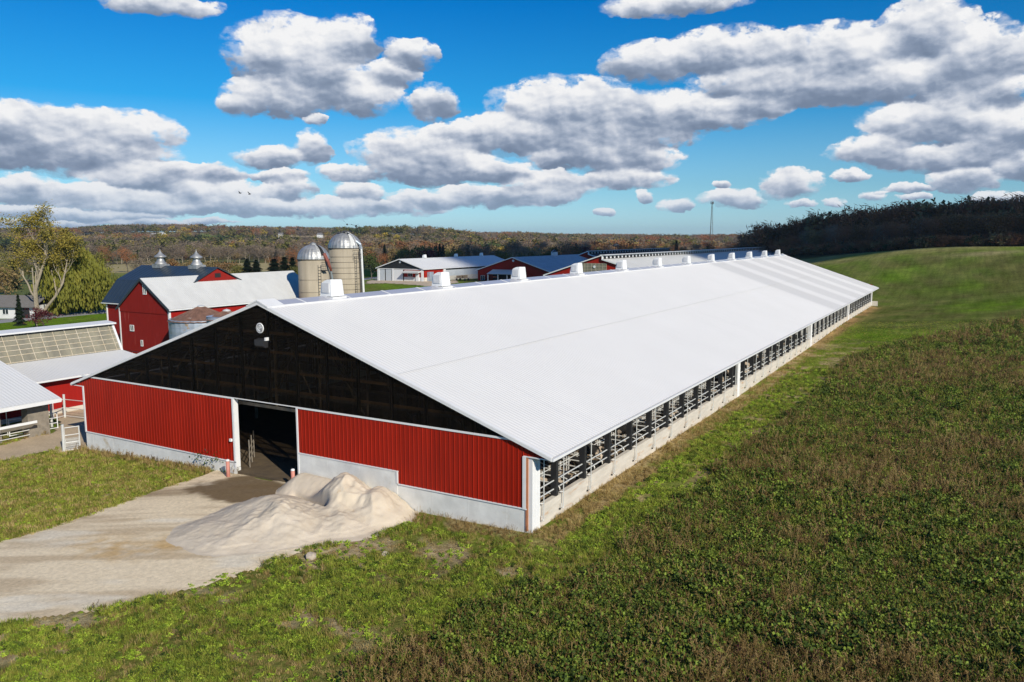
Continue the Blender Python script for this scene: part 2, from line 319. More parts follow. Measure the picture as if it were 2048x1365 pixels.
# ------------------------------------------------------------------ mesh helpers
class MB:
    def __init__(s): s.v = []; s.f = []
    def add(s, vs, fs):
        o = len(s.v); s.v += [tuple(map(float, v)) for v in vs]; s.f += [tuple(i+o for i in f) for f in fs]; return s
    def box(s, x0, x1, y0, y1, z0, z1):
        return s.add([(x0,y0,z0),(x1,y0,z0),(x1,y1,z0),(x0,y1,z0),(x0,y0,z1),(x1,y0,z1),(x1,y1,z1),(x0,y1,z1)],
                     [(0,3,2,1),(4,5,6,7),(0,1,5,4),(1,2,6,5),(2,3,7,6),(3,0,4,7)])
    def prism(s, poly, a0, a1, axis='y'):      # poly of (x,z) along y, (y,z) along x, or (x,y) along z
        n = len(poly); mk = {'y': lambda p, a: (p[0], a, p[1]), 'x': lambda p, a: (a, p[0], p[1]), 'z': lambda p, a: (p[0], p[1], a)}[axis]
        vs = [mk(p, a0) for p in poly]+[mk(p, a1) for p in poly]
        return s.add(vs, [tuple(range(n)), tuple(range(2*n-1, n-1, -1))]+[(i, i+n, (i+1) % n+n, (i+1) % n) for i in range(n)])
    def beam(s, p, q, w, h=None):
        p, q = Vector(p), Vector(q); d = (q-p).normalized(); h = h or w
        u = Vector((0, 0, 1)) if abs(d.z) < .9 else Vector((0, 1, 0)); a = d.cross(u).normalized()*w/2; b = a.cross(d).normalized()*h/2
        vs = [c+sa*a+sb*b for c in (p, q) for sa, sb in ((-1,-1),(1,-1),(1,1),(-1,1))]
        return s.add(vs, [(0,1,2,3),(7,6,5,4),(0,4,5,1),(1,5,6,2),(2,6,7,3),(3,7,4,0)])
    def tube(s, pts, rad, n=6, caps=True):
        pts = [Vector(p) for p in pts]; rad = [rad]*len(pts) if np.isscalar(rad) else rad
        vs = []; a = None
        for i, p in enumerate(pts):
            d = (pts[min(i+1, len(pts)-1)]-pts[max(i-1, 0)]).normalized()
            if a is None: u = Vector((0, 0, 1)) if abs(d.z) < .9 else Vector((1, 0, 0)); a = d.cross(u).normalized()
            else: a = (a-d*a.dot(d)).normalized()
            b = d.cross(a)
            vs += [p+(a*math.cos(t)+b*math.sin(t))*rad[i] for t in (2*math.pi*k/n for k in range(n))]
        fs = [(i*n+k, i*n+(k+1) % n, (i+1)*n+(k+1) % n, (i+1)*n+k) for i in range(len(pts)-1) for k in range(n)]
        if caps: fs += [tuple(range(n-1, -1, -1)), tuple((len(pts)-1)*n+k for k in range(n))]
        return s.add(vs, fs)
    def lathe(s, prof, c=(0, 0, 0), n=24, cap=True):
        vs = [(c[0]+r*math.cos(2*math.pi*k/n), c[1]+r*math.sin(2*math.pi*k/n), c[2]+z) for r, z in prof for k in range(n)]
        m = len(prof); fs = [(i*n+k, i*n+(k+1) % n, (i+1)*n+(k+1) % n, (i+1)*n+k) for i in range(m-1) for k in range(n)]
        if cap: fs += [tuple(range(n-1, -1, -1)), tuple((m-1)*n+k for k in range(n))]
        return s.add(vs, fs)
    def panel(s, u0, u1, pitch, depth, vfun, P, rib=.28):
        """ribbed sheet: ribs run along v; vfun(u) -> (v0, v1); P(u, v, w) -> xyz"""
        us = []; n = max(1, int(round((u1-u0)/pitch))); p = (u1-u0)/n
        for i in range(n):
            a = u0+i*p; us += [(a, 0), (a+p*(1-rib)*.98, 0), (a+p*(1-rib*.72), depth), (a+p*(1-rib*.25), depth)]
        us.append((u1, 0)); vs = []
        for u, w in us:
            a, b = vfun(u); vs += [P(u, a, w), P(u, b, w)]
        return s.add(vs, [(2*i, 2*i+2, 2*i+3, 2*i+1) for i in range(len(us)-1)])
    def mesh(s, name, m, smooth=False):
        me = bpy.data.meshes.new(name); me.from_pydata(s.v, [], s.f)
        for mm in (m if isinstance(m, (list, tuple)) else [m]): me.materials.append(mm)
        if smooth: me.polygons.foreach_set('use_smooth', [True]*len(me.polygons))
        me.update(); return me
def put(name, me, parent=None, loc=None, rotz=None):
    o = bpy.data.objects.new(name, me); COL.objects.link(o)
    if parent: o.parent = parent
    if loc is not None: o.location = loc
    if rotz is not None: o.rotation_euler = (0, 0, rotz)
    return o
def part(name, mb, m, parent, smooth=False, label=None):
    o = put(name, mb.mesh(name, m, smooth), parent)
    if label: o['label'] = label
    return o
def tag(o, label, cat, group=None):
    o['label'] = label; o['category'] = cat
    if group: o['group'] = group
    return o
def thing(name, label, cat, loc=(0, 0, 0), group=None, rotz=0):
    o = bpy.data.objects.new(name, None); COL.objects.link(o); o.location = loc; o.rotation_euler = (0, 0, rotz); o.empty_display_size = .1
    return tag(o, label, cat, group)
def struct(name, me, kind='structure'):
    o = put(name, me); o['kind'] = kind; return o
def copy_tree(o, parent=None):
    c = o.copy(); COL.objects.link(c); c.parent = parent
    for ch in list(o.children): copy_tree(ch, c)
    return c
def np_mesh(name, verts, faces, m, smooth=False):
    me = bpy.data.meshes.new(name); verts = np.asarray(verts, np.float32); faces = np.asarray(faces, np.int32)
    k = faces.shape[1]; me.vertices.add(len(verts)); me.vertices.foreach_set('co', verts.ravel())
    me.loops.add(faces.size); me.loops.foreach_set('vertex_index', faces.ravel())
    me.polygons.add(len(faces)); me.polygons.foreach_set('loop_start', np.arange(0, faces.size, k, dtype=np.int32))
    me.polygons.foreach_set('loop_total', np.full(len(faces), k, np.int32))
    if smooth: me.polygons.foreach_set('use_smooth', np.ones(len(faces), bool))
    me.update(calc_edges=True); me.validate()
    for mm in (m if isinstance(m, (list, tuple)) else [m]): me.materials.append(mm)
    return me
def set_color(me, name, cols):
    at = me.color_attributes.new(name, 'FLOAT_COLOR', 'POINT'); c = np.ones((len(cols), 4), np.float32); c[:, :3] = cols
    at.data.foreach_set('color', c.ravel())

# ------------------------------------------------------------------ ground
def inpoly(x, y, poly):
    r = np.zeros(np.shape(x), bool); n = len(poly)
    for i in range(n):
        x0, y0 = poly[i]; x1, y1 = poly[(i+1) % n]
        c = ((y0 > y) != (y1 > y)) & (x < (x1-x0)*(y-y0)/(y1-y0+1e-12)+x0); r ^= c
    return r
def edge_dist(x, y, poly):
    d = np.full(np.shape(x), 1e9)
    for i in range(len(poly)):
        ax, ay = poly[i]; bx, by = poly[(i+1) % len(poly)]; dx, dy = bx-ax, by-ay
        t = np.clip(((x-ax)*dx+(y-ay)*dy)/(dx*dx+dy*dy+1e-9), 0, 1); d = np.minimum(d, np.hypot(x-ax-t*dx, y-ay-t*dy))
    return d
def signed(x, y, poly): return np.where(inpoly(x, y, poly), 1, -1)*edge_dist(x, y, poly)
DRIVE = [(-60, -37), (-42, -21)]+[spot(*q) for q in ((0, 1085), (150, 1043), (300, 985), (372, 962), (440, 938))]+[(-22.6, -.1), (-16.3, -.1), (-8.2, -.1)]+\
        [spot(*q) for q in ((805, 1028), (760, 1055), (690, 1068), (650, 1085), (590, 1105), (520, 1135), (400, 1172), (200, 1222), (0, 1250))]+[(-25, -32), (-48, -60)]
YARD = [(-75, -16), (-70, -9)]+[spot(*q) for q in ((0, 893), (60, 876), (112, 868), (124, 850), (118, 838), (100, 826))]+[(-53, 9), (-53, 17), (-41, 17), (-39.2, 10), (-39.2, -.6), (-39.5, -2.4)]+\
       [spot(*q) for q in ((120, 898), (60, 912), (0, 924))]+[(-64, -22)]
# world polygons: weedy field and the mown ground that borders it
TRACK = [spot(*q) for q in ((960, 1215), (1080, 1165), (1180, 1115), (1290, 1035), (1390, 955), (1480, 890), (1580, 812), (1650, 760), (1700, 712))]
WEED = [(60, -90), (-5, -60)]+[spot(*q) for q in ((700, 1364), (880, 1270), (1030, 1205), (1160, 1150), (1270, 1080), (1370, 1000), (1460, 925), (1550, 855), (1620, 800), (1670, 752), (1720, 712), (1790, 690), (1900, 667), (2040, 641))]+[(34, 150), (45, 165), (120, 190), (150, -90)]
def ground_col(x, y):
    d = np.hypot(x-CAMP[0], y-CAMP[1])
    n1 = fbm(x, y, 9, 4, 1); n2 = fbm(x, y, 2.2, 4, 2); n3 = fbm(x, y, 40, 3, 3)
    lerp = lambda a, b, t: a*(1-t[:, None])+b*t[:, None]
    c = np.tile(np.array([.135, .225, .018]), (len(x), 1))                         # mown green
    c = lerp(c, np.array([.15, .15, .045]), sstep(n3+.35*n1, .6, .85))
    stripe = .5+.5*np.sin((signed(x, y, WEED)+3*n3)*.95)
    c = lerp(c, np.array([.075, .13, .013]), stripe*.45*sstep(d, 60, 110)+.25*sstep(n2, .5, .6))
    c = lerp(c, np.array([.17, .15, .05]), .4*sstep(fbm(x*.3, y, 3.0, 3, 33), .62, .74))
    dry = 1.5*np.exp(-np.abs(x-.7)/(1.5-.7*sstep(y, 50, 80)))*(x > -.3)*(y > -3)*(y < 158)*sstep(n2, .2, .6)  # dry strip at the wall foot
    c = lerp(c, np.array([.42, .26, .12]), np.clip(dry*1.3, 0, .9))
    sw = signed(x+(n2-.5)*3, y+(n1-.5)*4, WEED); w = sstep(sw, -.8, .8)
    weed = lerp(np.tile(np.array([.075, .078, .024]), (len(x), 1)), np.array([.17, .115, .055]), sstep(n1*.7+n2*.3, .46, .62))
    c = lerp(c, weed, w)
    left = sstep(-x, 10, 24)*sstep(-y, -3, 1)                                       # lawn left of the drive
    lawn = lerp(np.tile(np.array([.15, .17, .035]), (len(x), 1)), np.array([.27, .22, .08]), sstep(n1*.6+n2*.4, .48, .62))
    c = lerp(c, lawn, left*(1-w))
    near = (1-w)*sstep(x, -9, -5)*sstep(95-y, 0, 20)*(x < 20)
    c = lerp(c, lerp(np.tile(np.array([.16, .20, .03]), (len(x), 1)), np.array([.42, .32, .16]), sstep(n2, .47, .62)), near*.85)
    tk = np.full(len(x), 99.)
    for i in range(len(TRACK)-1): tk = np.minimum(tk, edge_dist(x+(n2-.5)*1.5, y, [TRACK[i], TRACK[i+1]]))
    c = lerp(c, np.array([.33, .235, .12]), np.exp(-(tk/.55)**2)*sstep(n1, .35, .55)*.8)
    fg = sstep(-y, 1, 5)*(x < 6)*(1-w)                                          # paler, sandier corner below the drive
    c = lerp(c, lerp(np.tile(np.array([.16, .16, .04]), (len(x), 1)), np.array([.42, .33, .20]), sstep(n2, .50, .64)), fg*.85)
    rows = fbm(x*.25+y*.02, y*1.1-x*.35, 2.4, 4, 34); c = c*(1+((rows-.5)*.9*sstep(d, 90, 130)*(1-w)*(x > -60)*(y < 290))[:, None])
    bro = sstep(fbm(x-y*.2, y*.6, 26, 3, 35), .52, .68)*sstep(y, 120, 170)*(x > -40); c = lerp(c, np.array([.15, .135, .04]), bro*.6*(1-w))
    crest = sstep(y, 225, 250)*(x > -60)*(x < 90)*(1-sstep(y, 285, 300))
    c = lerp(c, np.array([.27, .25, .09]), crest*(.45+.55*sstep(n1, .4, .6)))
    c = lerp(c, np.array([.34, .28, .14]), np.exp(-((y-224-x*.12+4*n3)/1.3)**2)*(x > -30)*(x < 90)*.8)
    wood = sstep(y, 285, 300)*(x > -70)
    c = lerp(c, np.array([.045, .035, .02]), wood*.9*(y < 700))
    v = sstep(d, 350, 600)*(x < -60)
    val = lerp(np.tile(np.array([.12, .125, .045]), (len(x), 1)), np.array([.20, .16, .085]), sstep(fbm(x, y, 150, 3, 9), .42, .58))
    c = lerp(c, val, v)
    c = lerp(c, np.array([.14, .12, .05]), sstep(d, 760, 860))
    hill = sstep(d, 760, 900)*sstep(fbm(x, y, 330, 3, 21), .55, .59)
    c = lerp(c, lerp(np.tile(np.array([.40, .31, .17]), (len(x), 1)), np.array([.16, .20, .05]), sstep(fbm(x, y, 210, 2, 23), .5, .56)), hill)
    return c
GM, nt, b = new_mat('grassland')
ca = nt.node('ShaderNodeVertexColor'); ca.layer_name = 'soil'
g1 = nt.noise(geo_pos(nt), 3.0, 8, .7); g2 = nt.noise(geo_pos(nt), .35, 5, .6)
g3 = nt.noise(nt.vm('MULTIPLY', geo_pos(nt), (1.1, .06, .3)), 1.0, 3, .6)      # faint swaths left by the mower
v = nt.math('MULTIPLY', nt.math('MULTIPLY', nt.ramp(g1, [(.25, .5), (.75, 1.5)]), nt.ramp(g2, [(.3, .8), (.7, 1.2)])), nt.ramp(g3, [(.35, .84), (.65, 1.14)]))
nt.put(b.inputs['Base Color'], nt.mix(1.0, ca.outputs[0], v, 'MULTIPLY'))
b.inputs['Roughness'].default_value = 1; b.inputs['Specular IOR Level'].default_value = .0
bn = nt.node('ShaderNodeBump'); bn.inputs['Strength'].default_value = .9; bn.inputs['Distance'].default_value = .25
nt.put(bn.inputs['Height'], g1); nt.l.new(bn.outputs[0], b.inputs['Normal'])
rs = np.concatenate([[0.01], np.arange(2.5, 130, .75), 130*1.028**np.arange(1, 150)])
rs = rs[rs < 7500]
azs = np.radians(np.concatenate([np.arange(-78, 14, .28), np.arange(14, 282, 2.5)]))
rr, aa = np.meshgrid(rs, azs, indexing='ij'); gx = CAMP[0]+rr*np.sin(aa); gy = CAMP[1]+rr*np.cos(aa)
gz = H(gx, gy); nr, na = gx.shape
ii, jj = np.meshgrid(np.arange(nr-1), np.arange(na), indexing='ij'); j2 = (jj+1) % na
F = np.stack([ii*na+jj, (ii+1)*na+jj, (ii+1)*na+j2, ii*na+j2], -1).reshape(-1, 4)
gv = np.stack([gx.ravel(), gy.ravel(), gz.ravel()], -1)
gme = np_mesh('ground', gv, F[:, ::-1], GM, True); set_color(gme, 'soil', ground_col(gv[:, 0], gv[:, 1]))
struct('ground', gme)

def drape(name, poly, m, dz, step=.5, kind='structure', rough_edge=.6, colfun=None, seed=0, nscale=1.5):
    """sheet over the terrain clipped to a polygon with a slightly ragged edge"""
    P = np.array(poly); x0, y0 = P.min(0)-1; x1, y1 = P.max(0)+1
    X, Y = np.meshgrid(np.arange(x0, x1, step), np.arange(y0, y1, step), indexing='ij')
    s = signed(X, Y, poly) + (fbm(X, Y, nscale, 3, 40+seed)-.5)*2*rough_edge
    # pull vertices just outside onto the edge so the outline is smooth
    Z = H(X, Y)+dz+np.where(s < 0, s*.12, 0)
    n, k = X.shape; keep = (s > -step*.9)
    i, j = np.meshgrid(np.arange(n-1), np.arange(k-1), indexing='ij')
    ok = keep[:-1, :-1] & keep[1:, :-1] & keep[1:, 1:] & keep[:-1, 1:]
    f = np.stack([i*k+j, (i+1)*k+j, (i+1)*k+j+1, i*k+j+1], -1)[ok]
    used = np.unique(f); mp = -np.ones(n*k, int); mp[used] = np.arange(len(used))
    v = np.stack([X.ravel(), Y.ravel(), Z.ravel()], -1)[used]
    me = np_mesh(name, v, mp[f], m, True)
    if colfun is not None: set_color(me, 'soil', colfun(v[:, 0], v[:, 1]))
    return struct(name, me, kind)
SOILV, nt, b = new_mat('packed_gravel')
ca = nt.node('ShaderNodeVertexColor'); ca.layer_name = 'soil'
g1 = nt.noise(geo_pos(nt), 5.0, 8, .7)
nt.put(b.inputs['Base Color'], nt.mix(1.0, ca.outputs[0], nt.ramp(g1, [(.3, .82), (.7, 1.18)]), 'MULTIPLY')); b.inputs['Roughness'].default_value = .95
b.inputs['Specular IOR Level'].default_value = .15
bn = nt.node('ShaderNodeBump'); bn.inputs['Strength'].default_value = .5; bn.inputs['Distance'].default_value = .08
nt.put(bn.inputs['Height'], g1); nt.l.new(bn.outputs[0], b.inputs['Normal'])
def drive_col(x, y):
    t = x*.84+y*.54; u = -x*.54+y*.84                                               # along and across the drive
    c = np.tile(np.array([.74, .62, .43]), (len(x), 1)); lerp = lambda a, b, t: a*(1-t[:, None])+b*t[:, None]
    c = lerp(c, np.array([.50, .39, .25]), sstep(fbm(t/7, u, .9, 4, 11), .45, .65)*.8)
    c = lerp(c, np.array([.72, .65, .51]), sstep(fbm(t/3, u, 1.6, 3, 12), .55, .7)*.8)
    for u0 in (-1.9, -.1, 1.7, 3.4):
        c = lerp(c, np.array([.44, .34, .22]), np.exp(-((u-2.2-u0+.5*np.sin(t*.09+u0))/.22)**2)*sstep(fbm(t/5, u, .6, 3, 17), .3, .6)*.55)
    mud = np.exp(-((x+19)**2/22+(y+2.2)**2/9)); streak = np.exp(-((u-(-.54*-19+.84*-2.5))/1.1)**2)*sstep(t, -34, -18)*.7
    c = lerp(c, np.array([.13, .085, .04]), np.clip(sstep(mud+.5*fbm(x, y, .8, 3, 13), .65, .95)+streak*fbm(t/6, u, .35, 3, 14)*1.2, 0, .93))
    oc = np.exp(-((x+15.2)**2+(y+9.9)**2)/1.2)+.8*np.exp(-((x+17.5)**2/5+(y+12)**2/1.6))
    c = lerp(c, np.array([.52, .33, .12]), np.clip(oc*sstep(fbm(x, y, .5, 3, 15), .3, .7), 0, .75))
    return c
drape('driveway', DRIVE, SOILV, .05, .2, colfun=drive_col, rough_edge=.45)
drape('farmyard', YARD, SOILV, .05, .3, colfun=lambda x, y: np.array([.46, .36, .24])*(.82+.36*fbm(x, y, 1.2, 3, 16))[:, None], rough_edge=.4, seed=3)
ASPH = mat('asphalt', (.26, .26, .265), .9, var=.1, scale=.5)
GRAV = mat('gravel', (.48, .38, .26), .95, var=.15, scale=.4)
DRYF = mat('stubble_field', (.30, .25, .11), .95, col2=(.40, .32, .15), scale=.03, spec=.1)
GREENF = mat('pasture', (.09, .12, .03), .95, col2=(.13, .14, .04), scale=.05, spec=.1)
rd = [(-160, -80), (-140, -20), spot(0, 643), spot(100, 634), spot(207, 624), (-158, 118), (-176, 190), (-205, 260), (-240, 330)]
def ribbon(pts, w):
    L, Rr = [], []
    for i, p in enumerate(pts):
        a = np.array(pts[max(i-1, 0)]); b = np.array(pts[min(i+1, len(pts)-1)]); d = (b-a)/np.linalg.norm(b-a); n = np.array([-d[1], d[0]])*w/2
        L.append(tuple(np.array(p)+n)); Rr.append(tuple(np.array(p)-n))
    return L+Rr[::-1]
drape('road', ribbon(rd, 7.0), ASPH, .06, 1.0, rough_edge=.1)
drape('gravel_apron', [spot(*q) for q in ((735, 563), (760, 558), (850, 562), (880, 566), (912, 560), (915, 566), (870, 574), (836, 571), (780, 567), (735, 568))], GRAV, .08, .8, rough_edge=.5)
drape('stubble_field', [away(p, d) for p, d in ((185, 520), (260, 500), (420, 470), (560, 480), (680, 490), (660, 690), (500, 700), (300, 690), (190, 690))], DRYF, .10, 6, rough_edge=5, nscale=30)
drape('pasture', [away(p, d) for p, d in ((-60, 260), (130, 300), (135, 420), (60, 520), (-60, 560))], GREENF, .10, 5, rough_edge=3, nscale=30)

# ------------------------------------------------------------------ main freestall barn
W = 38.87; L = 156.0; XR = -W/2; ZR = 11.31; OV = 1.26; ZE = 4.24; SL = (ZR-ZE)/(W/2+OV)
roofz = lambda x: ZR-abs(x-XR)*SL
barn = thing('freestall_barn', 'long white-roofed dairy barn with red and smoky black gable, open sunlit side', 'barn')
ca_, sa_ = math.cos(math.atan(SL)), math.sin(math.atan(SL))
def roof_slope(side, v0, v1, y0, y1, pitch, m, name, dz=0, parent=barn, depth=.018):
    mb = MB()
    P = (lambda u, v, w: (XR+side*(.0+v*ca_)+side*w*sa_, u, ZR-v*sa_+w*ca_+dz))
    mb.panel(y0, y1, pitch, depth, lambda u: (v0, v1), P)
    return part(name, mb, m, parent)
SLEN = (W/2+OV)/ca_
MROOF, nt, b = new_mat('main_roof_steel')      # older far section slightly greyed, rain-washed streaks below each cowl
p = geo_pos(nt); sp = nt.node('ShaderNodeSeparateXYZ'); nt.l.new(p, sp.inputs[0])
far = nt.smooth(sp.outputs[1], 92.6, 93.2)
st = nt.smooth(nt.math('SINE', nt.math('MULTIPLY', nt.math('ADD', sp.outputs[1], 3.2), 2*math.pi/13.1)), -.2, .9)
n = nt.noise(nt.vm('MULTIPLY', p, (.08, .8, .08)), 1.0, 4)
dn = nt.noise(nt.vm('MULTIPLY', p, (.12, 1.6, .12)), 1.0, 6, .65)
base = nt.mix(nt.smooth(dn, .55, .80), nt.ramp(nt.noise(p, .2, 4), [(.3, (.68, .665, .635)), (.7, (.705, .69, .66))]), (.65, .635, .61))
old = nt.mix(nt.math('MULTIPLY', st, nt.math('MULTIPLY_ADD', n, .9, .5), clamp=True), (.56, .55, .53), (.67, .655, .63))
nt.put(b.inputs['Base Color'], nt.mix(far, base, old)); b.inputs['Roughness'].default_value = .42
mid = SLEN*.52
_ = MB(); _.beam((XR+mid*ca_+.012*sa_, 0, ZR-mid*sa_+.045), (XR+mid*ca_+.012*sa_, L, ZR-mid*sa_+.045), .022, .008); part('sheet_lap', _, ROOF2, barn)
r1 = roof_slope(1, .75, mid+.1, -.15, L+.15, .3048, MROOF, 'roof_slope', .012)
r2 = roof_slope(1, mid, SLEN, -.15, L+.15, .3048, MROOF, 'roof_slope')
r3 = roof_slope(-1, .75, SLEN, -.15, L+.15, .3048, MROOF, 'roof_slope')
# purlins and decking under the roof
mb = MB()
for s in (1, -1):
    for k in range(12):
        v = .9+k*1.72; x = XR+s*v*ca_; z = ZR-v*sa_-.09
        mb.box(x-.04, x+.04, .1, L-.1, z-.07, z+.045)
part('purlins', mb, OLDW, barn)
# ridge: smoked vent sheets with white battens
mb = MB(); mb.prism([(XR-.8, ZR-.20), (XR, ZR+.02), (XR+.8, ZR-.20), (XR+.8, ZR-.24), (XR, ZR-.02), (XR-.8, ZR-.24)], 1.2, L-.6)
part('ridge_vent', mb, RIDGEP, barn)
mb = MB(); mb.prism([(XR-.95, ZR-.24), (XR, ZR+.16), (XR+.95, ZR-.24), (XR+.95, ZR-.32), (XR, ZR+.06), (XR-.95, ZR-.32)], -.22, 1.25)
mb.prism([(XR-.95, ZR-.24), (XR, ZR+.16), (XR+.95, ZR-.24), (XR+.95, ZR-.32), (XR, ZR+.06), (XR-.95, ZR-.32)], L-.7, L+.2)
mb.box(XR+.72, XR+.9, 1.25, L-.7, ZR-.30, ZR-.215)
part('ridge_cap', mb, WHITE, barn)
bt = MB(); bt.prism([(XR-.83, ZR-.19), (XR, ZR+.05), (XR+.83, ZR-.19), (XR+.83, ZR-.23), (XR, ZR+.0), (XR-.83, ZR-.23)], -.05, .05)
bme = bt.mesh('ridge_batten', WHITE)
for k in range(36):
    y = 3.2+k*4.37
    put('ridge_batten', bme, barn, (0, y, 0))
# fibreglass exhaust cowls on the ridge
cw = MB()
prof = [(-.62, 0), (-.56, .7), (-.50, 1.0), (-.38, 1.22), (-.16, 1.34), (.10, 1.44), (.50, 1.47), (.58, .35), (.60, 0)]
n = len(prof); vs = []
for y, sc in ((-.62, 1.0), (-.48, 1.0), (.55, .97), (.66, .9)): vs += [(x*.88*(.96 if abs(y) > .6 else 1), y*(1-.10*z/1.4), z*sc*.80) for x, z in prof]
fs = [(j*n+i, j*n+(i+1) % n, (j+1)*n+(i+1) % n, (j+1)*n+i) for j in range(3) for i in range(n)]+[tuple(range(n-1, -1, -1)), tuple(3*n+i for i in range(n))]
cw.add(vs, fs); cme = cw.mesh('cowl', PLASTIC)
fl = MB(); fl.box(-.66, .70, -.7, .7, -.42, -.04); fl.box(.40, .86, -.55, .55, -.58, -.28); flm = fl.mesh('cowl_flange', PLASTIC)
op = MB(); op.box(-.34, .32, -.66, -.60, .25, .92); opm = op.mesh('cowl_louvre', mat('louvre_grey', (.55, .55, .55), .5))
for k in range(12):
    c = put('roof_cowl', cme, barn, (XR+.05, 6.49+13.1*k, ZR-.02)); put('cowl_flange', flm, c); put('cowl_louvre', opm, c)
# verge and eave trims
for ends in (0, 1):
  mb = MB()
  for s in (1, -1):
    x1 = XR+s*(W/2+OV)
    for (ya, yb) in (((-.19, -.15), (L+.15, L+.19))[ends],):
        mb.prism([(XR, ZR+.03), (x1, ZE+.03), (x1, ZE-.14), (XR, ZR-.16)] if s > 0 else [(XR, ZR-.16), (x1, ZE-.14), (x1, ZE+.03), (XR, ZR+.03)], ya, yb)
    for (ya, yb) in (((-.15, .05), (L-.05, L+.15))[ends],):
        a = XR+s*.95; mb.prism([(a, roofz(a)+.055), (x1, ZE+.055), (x1, ZE+.035), (a, roofz(a)+.035)] if s > 0 else [(a, roofz(a)+.035), (x1, ZE+.035), (x1, ZE+.055), (a, roofz(a)+.055)], ya, yb)
  part('verge_trim', mb, WHITE, barn)
for s in (1, -1):
    x1 = XR+s*(W/2+OV); mb = MB()
    a, c = sorted((x1, x1+s*.13)); mb.box(a, c, -.15, L+.15, ZE-.16, ZE-.02)
    a, c = sorted((x1-s*.03, x1)); mb.box(a, c, -.15, L+.15, ZE-.18, ZE-.03)
    part('gutter', mb, WHITE, barn)
    mb = MB(); a, c = sorted((XR+s*(W/2), x1-s*.03)); mb.box(a, c, .0, L, ZE-.16, ZE-.12)
    part('soffit', mb, WHITE, barn)
# gable sheets
ZT = 4.9
def gable_black(y, ny, x0, x1, name):
    mb = MB(); P = lambda u, v, w: (u, y+ny*w, v)
    mb.panel(x0, x1, .127, .035, lambda u: (ZT+.05, max(ZT+.06, roofz(u)-.16)), P, rib=.5); return part(name, mb, SMOKE, barn)
xb = XR+(ZR-.16-ZT-.05)/SL
gable_black(0, -1, 2*XR-xb, xb, 'gable_sheet'); gable_black(L, 1, 2*XR-xb, xb, 'gable_sheet')
def red_panel(x0, x1, zlo, zhi, name='wall_sheet', y=0, ny=-1):
    mb = MB(); P = lambda u, v, w: (u, y+ny*w, v); mb.panel(x0, x1, .3048, .03, lambda u: (zlo(u) if callable(zlo) else zlo, zhi(u) if callable(zhi) else zhi), P, rib=.22)
    return part(name, mb, REDM, barn)
zt = lambda u: min(ZT-.05, roofz(u)-.15)
DX0, DX1 = -22.18, -16.55
red_panel(-W, -22.33, .60, zt); red_panel(-W-OV+.03, -W, 4.13, zt)
red_panel(DX1+.1, -8.74, 2.05, zt); red_panel(-8.74, -.42, 1.30, zt); red_panel(-.42, OV-.03, 4.13, zt)
red_panel(-W, 0, 1.3, lambda u: ZT, y=L, ny=1)
mb = MB()      # timber backing so that the walls have thickness
for a, c, z0 in ((-W+.02, -22.25, .5), (DX1+.1, -.4, 1.2)):
    mb = MB(); mb.box(a, c, .03, .14, z0+.05, 4.8); part('wall_frame', mb, OLDW, barn)
mb = MB()
mb.box(-W-.02, DX0-.16, -.05, .02, ZT-.05, ZT+.06); mb.box(DX0-.16, DX1+.05, -.045, .02, ZT+.0, ZT+.06); mb.box(DX1+.05, -.66, -.05, .02, ZT-.05, ZT+.06)
mb.box(-W-.02, -22.2, -.06, .0, .56, .63); mb.box(DX1, -8.66, -.06, .0, 2.0, 2.06); mb.box(-8.78, -8.68, -.06, .0, 1.32, 2.0); mb.box(-8.68, -.2, -.06, .0, 1.25, 1.31)
mb.box(-W-.03, -W+.12, -.055, .05, .6, 4.13); mb.box(-.46, -.26, -.07, .03, 1.25, 4.10)
mb.box(-W-OV, -W, -.05, .0, 4.07, 4.13); mb.box(-.42, OV, -.05, .0, 4.07, 4.13)
mb.box(DX1-.02, DX1+.1, -.055, .04, 0, ZT)
part('wall_trim', mb, WHITE, barn)
mb = MB(); mb.box(DX0-.17, DX0-.02, -.06, .02, .0, ZT); mb.box(DX0-.02, DX0+.02, -.04, .30, .25, ZT); part('door_jamb', mb, WHITE, barn)
mb = MB(); mb.box(DX0-.02, DX0+.03, -.05, .30, -.4, .22); mb.box(DX0-.6, DX0-.02, -.05, .25, -.4, .22)
mb.box(-W, -22.25, .0, .25, -2.6, .55); mb.box(DX1, -8.74, -.02, .25, -2.2, 2.0); mb.box(-8.74, -.2, .0, .25, -2.2, 1.25)
for x in np.arange(-38, -22.5, 2.44): mb.box(x-.008, x+.008, -.006, -.001, -1, .54)
for x in (-14.1, -11.6, -6.3, -3.9, -1.5): mb.box(x-.008, x+.008, -.026, -.021, -1, 1.97) if x < -8.7 else mb.box(x-.008, x+.008, -.006, -.001, -1, 1.22)
part('gable_footing', mb, CONC, barn)
mb = MB(); mb.box(-.22, .06, .25, L, -2, 1.2); part('side_footing', mb, CONCS, barn)
mb = MB(); mb.box(-W-.05, -W+.2, .25, L, -1.6, .6); mb.box(-W, 0, L-.1, L+.1, -1, 1.25); part('back_footing', mb, CONC, barn)
mb = MB(); mb.box(.02, 1.3, L-.2, L+.12, -.5, 1.25); part('end_block', mb, CONCS, barn)
mb = MB(); mb.box(-.28, -.15, -.05, .06, .1, 4.05); part('corner_board', mb, mat('bare_board', (.42, .17, .08), .8), barn)
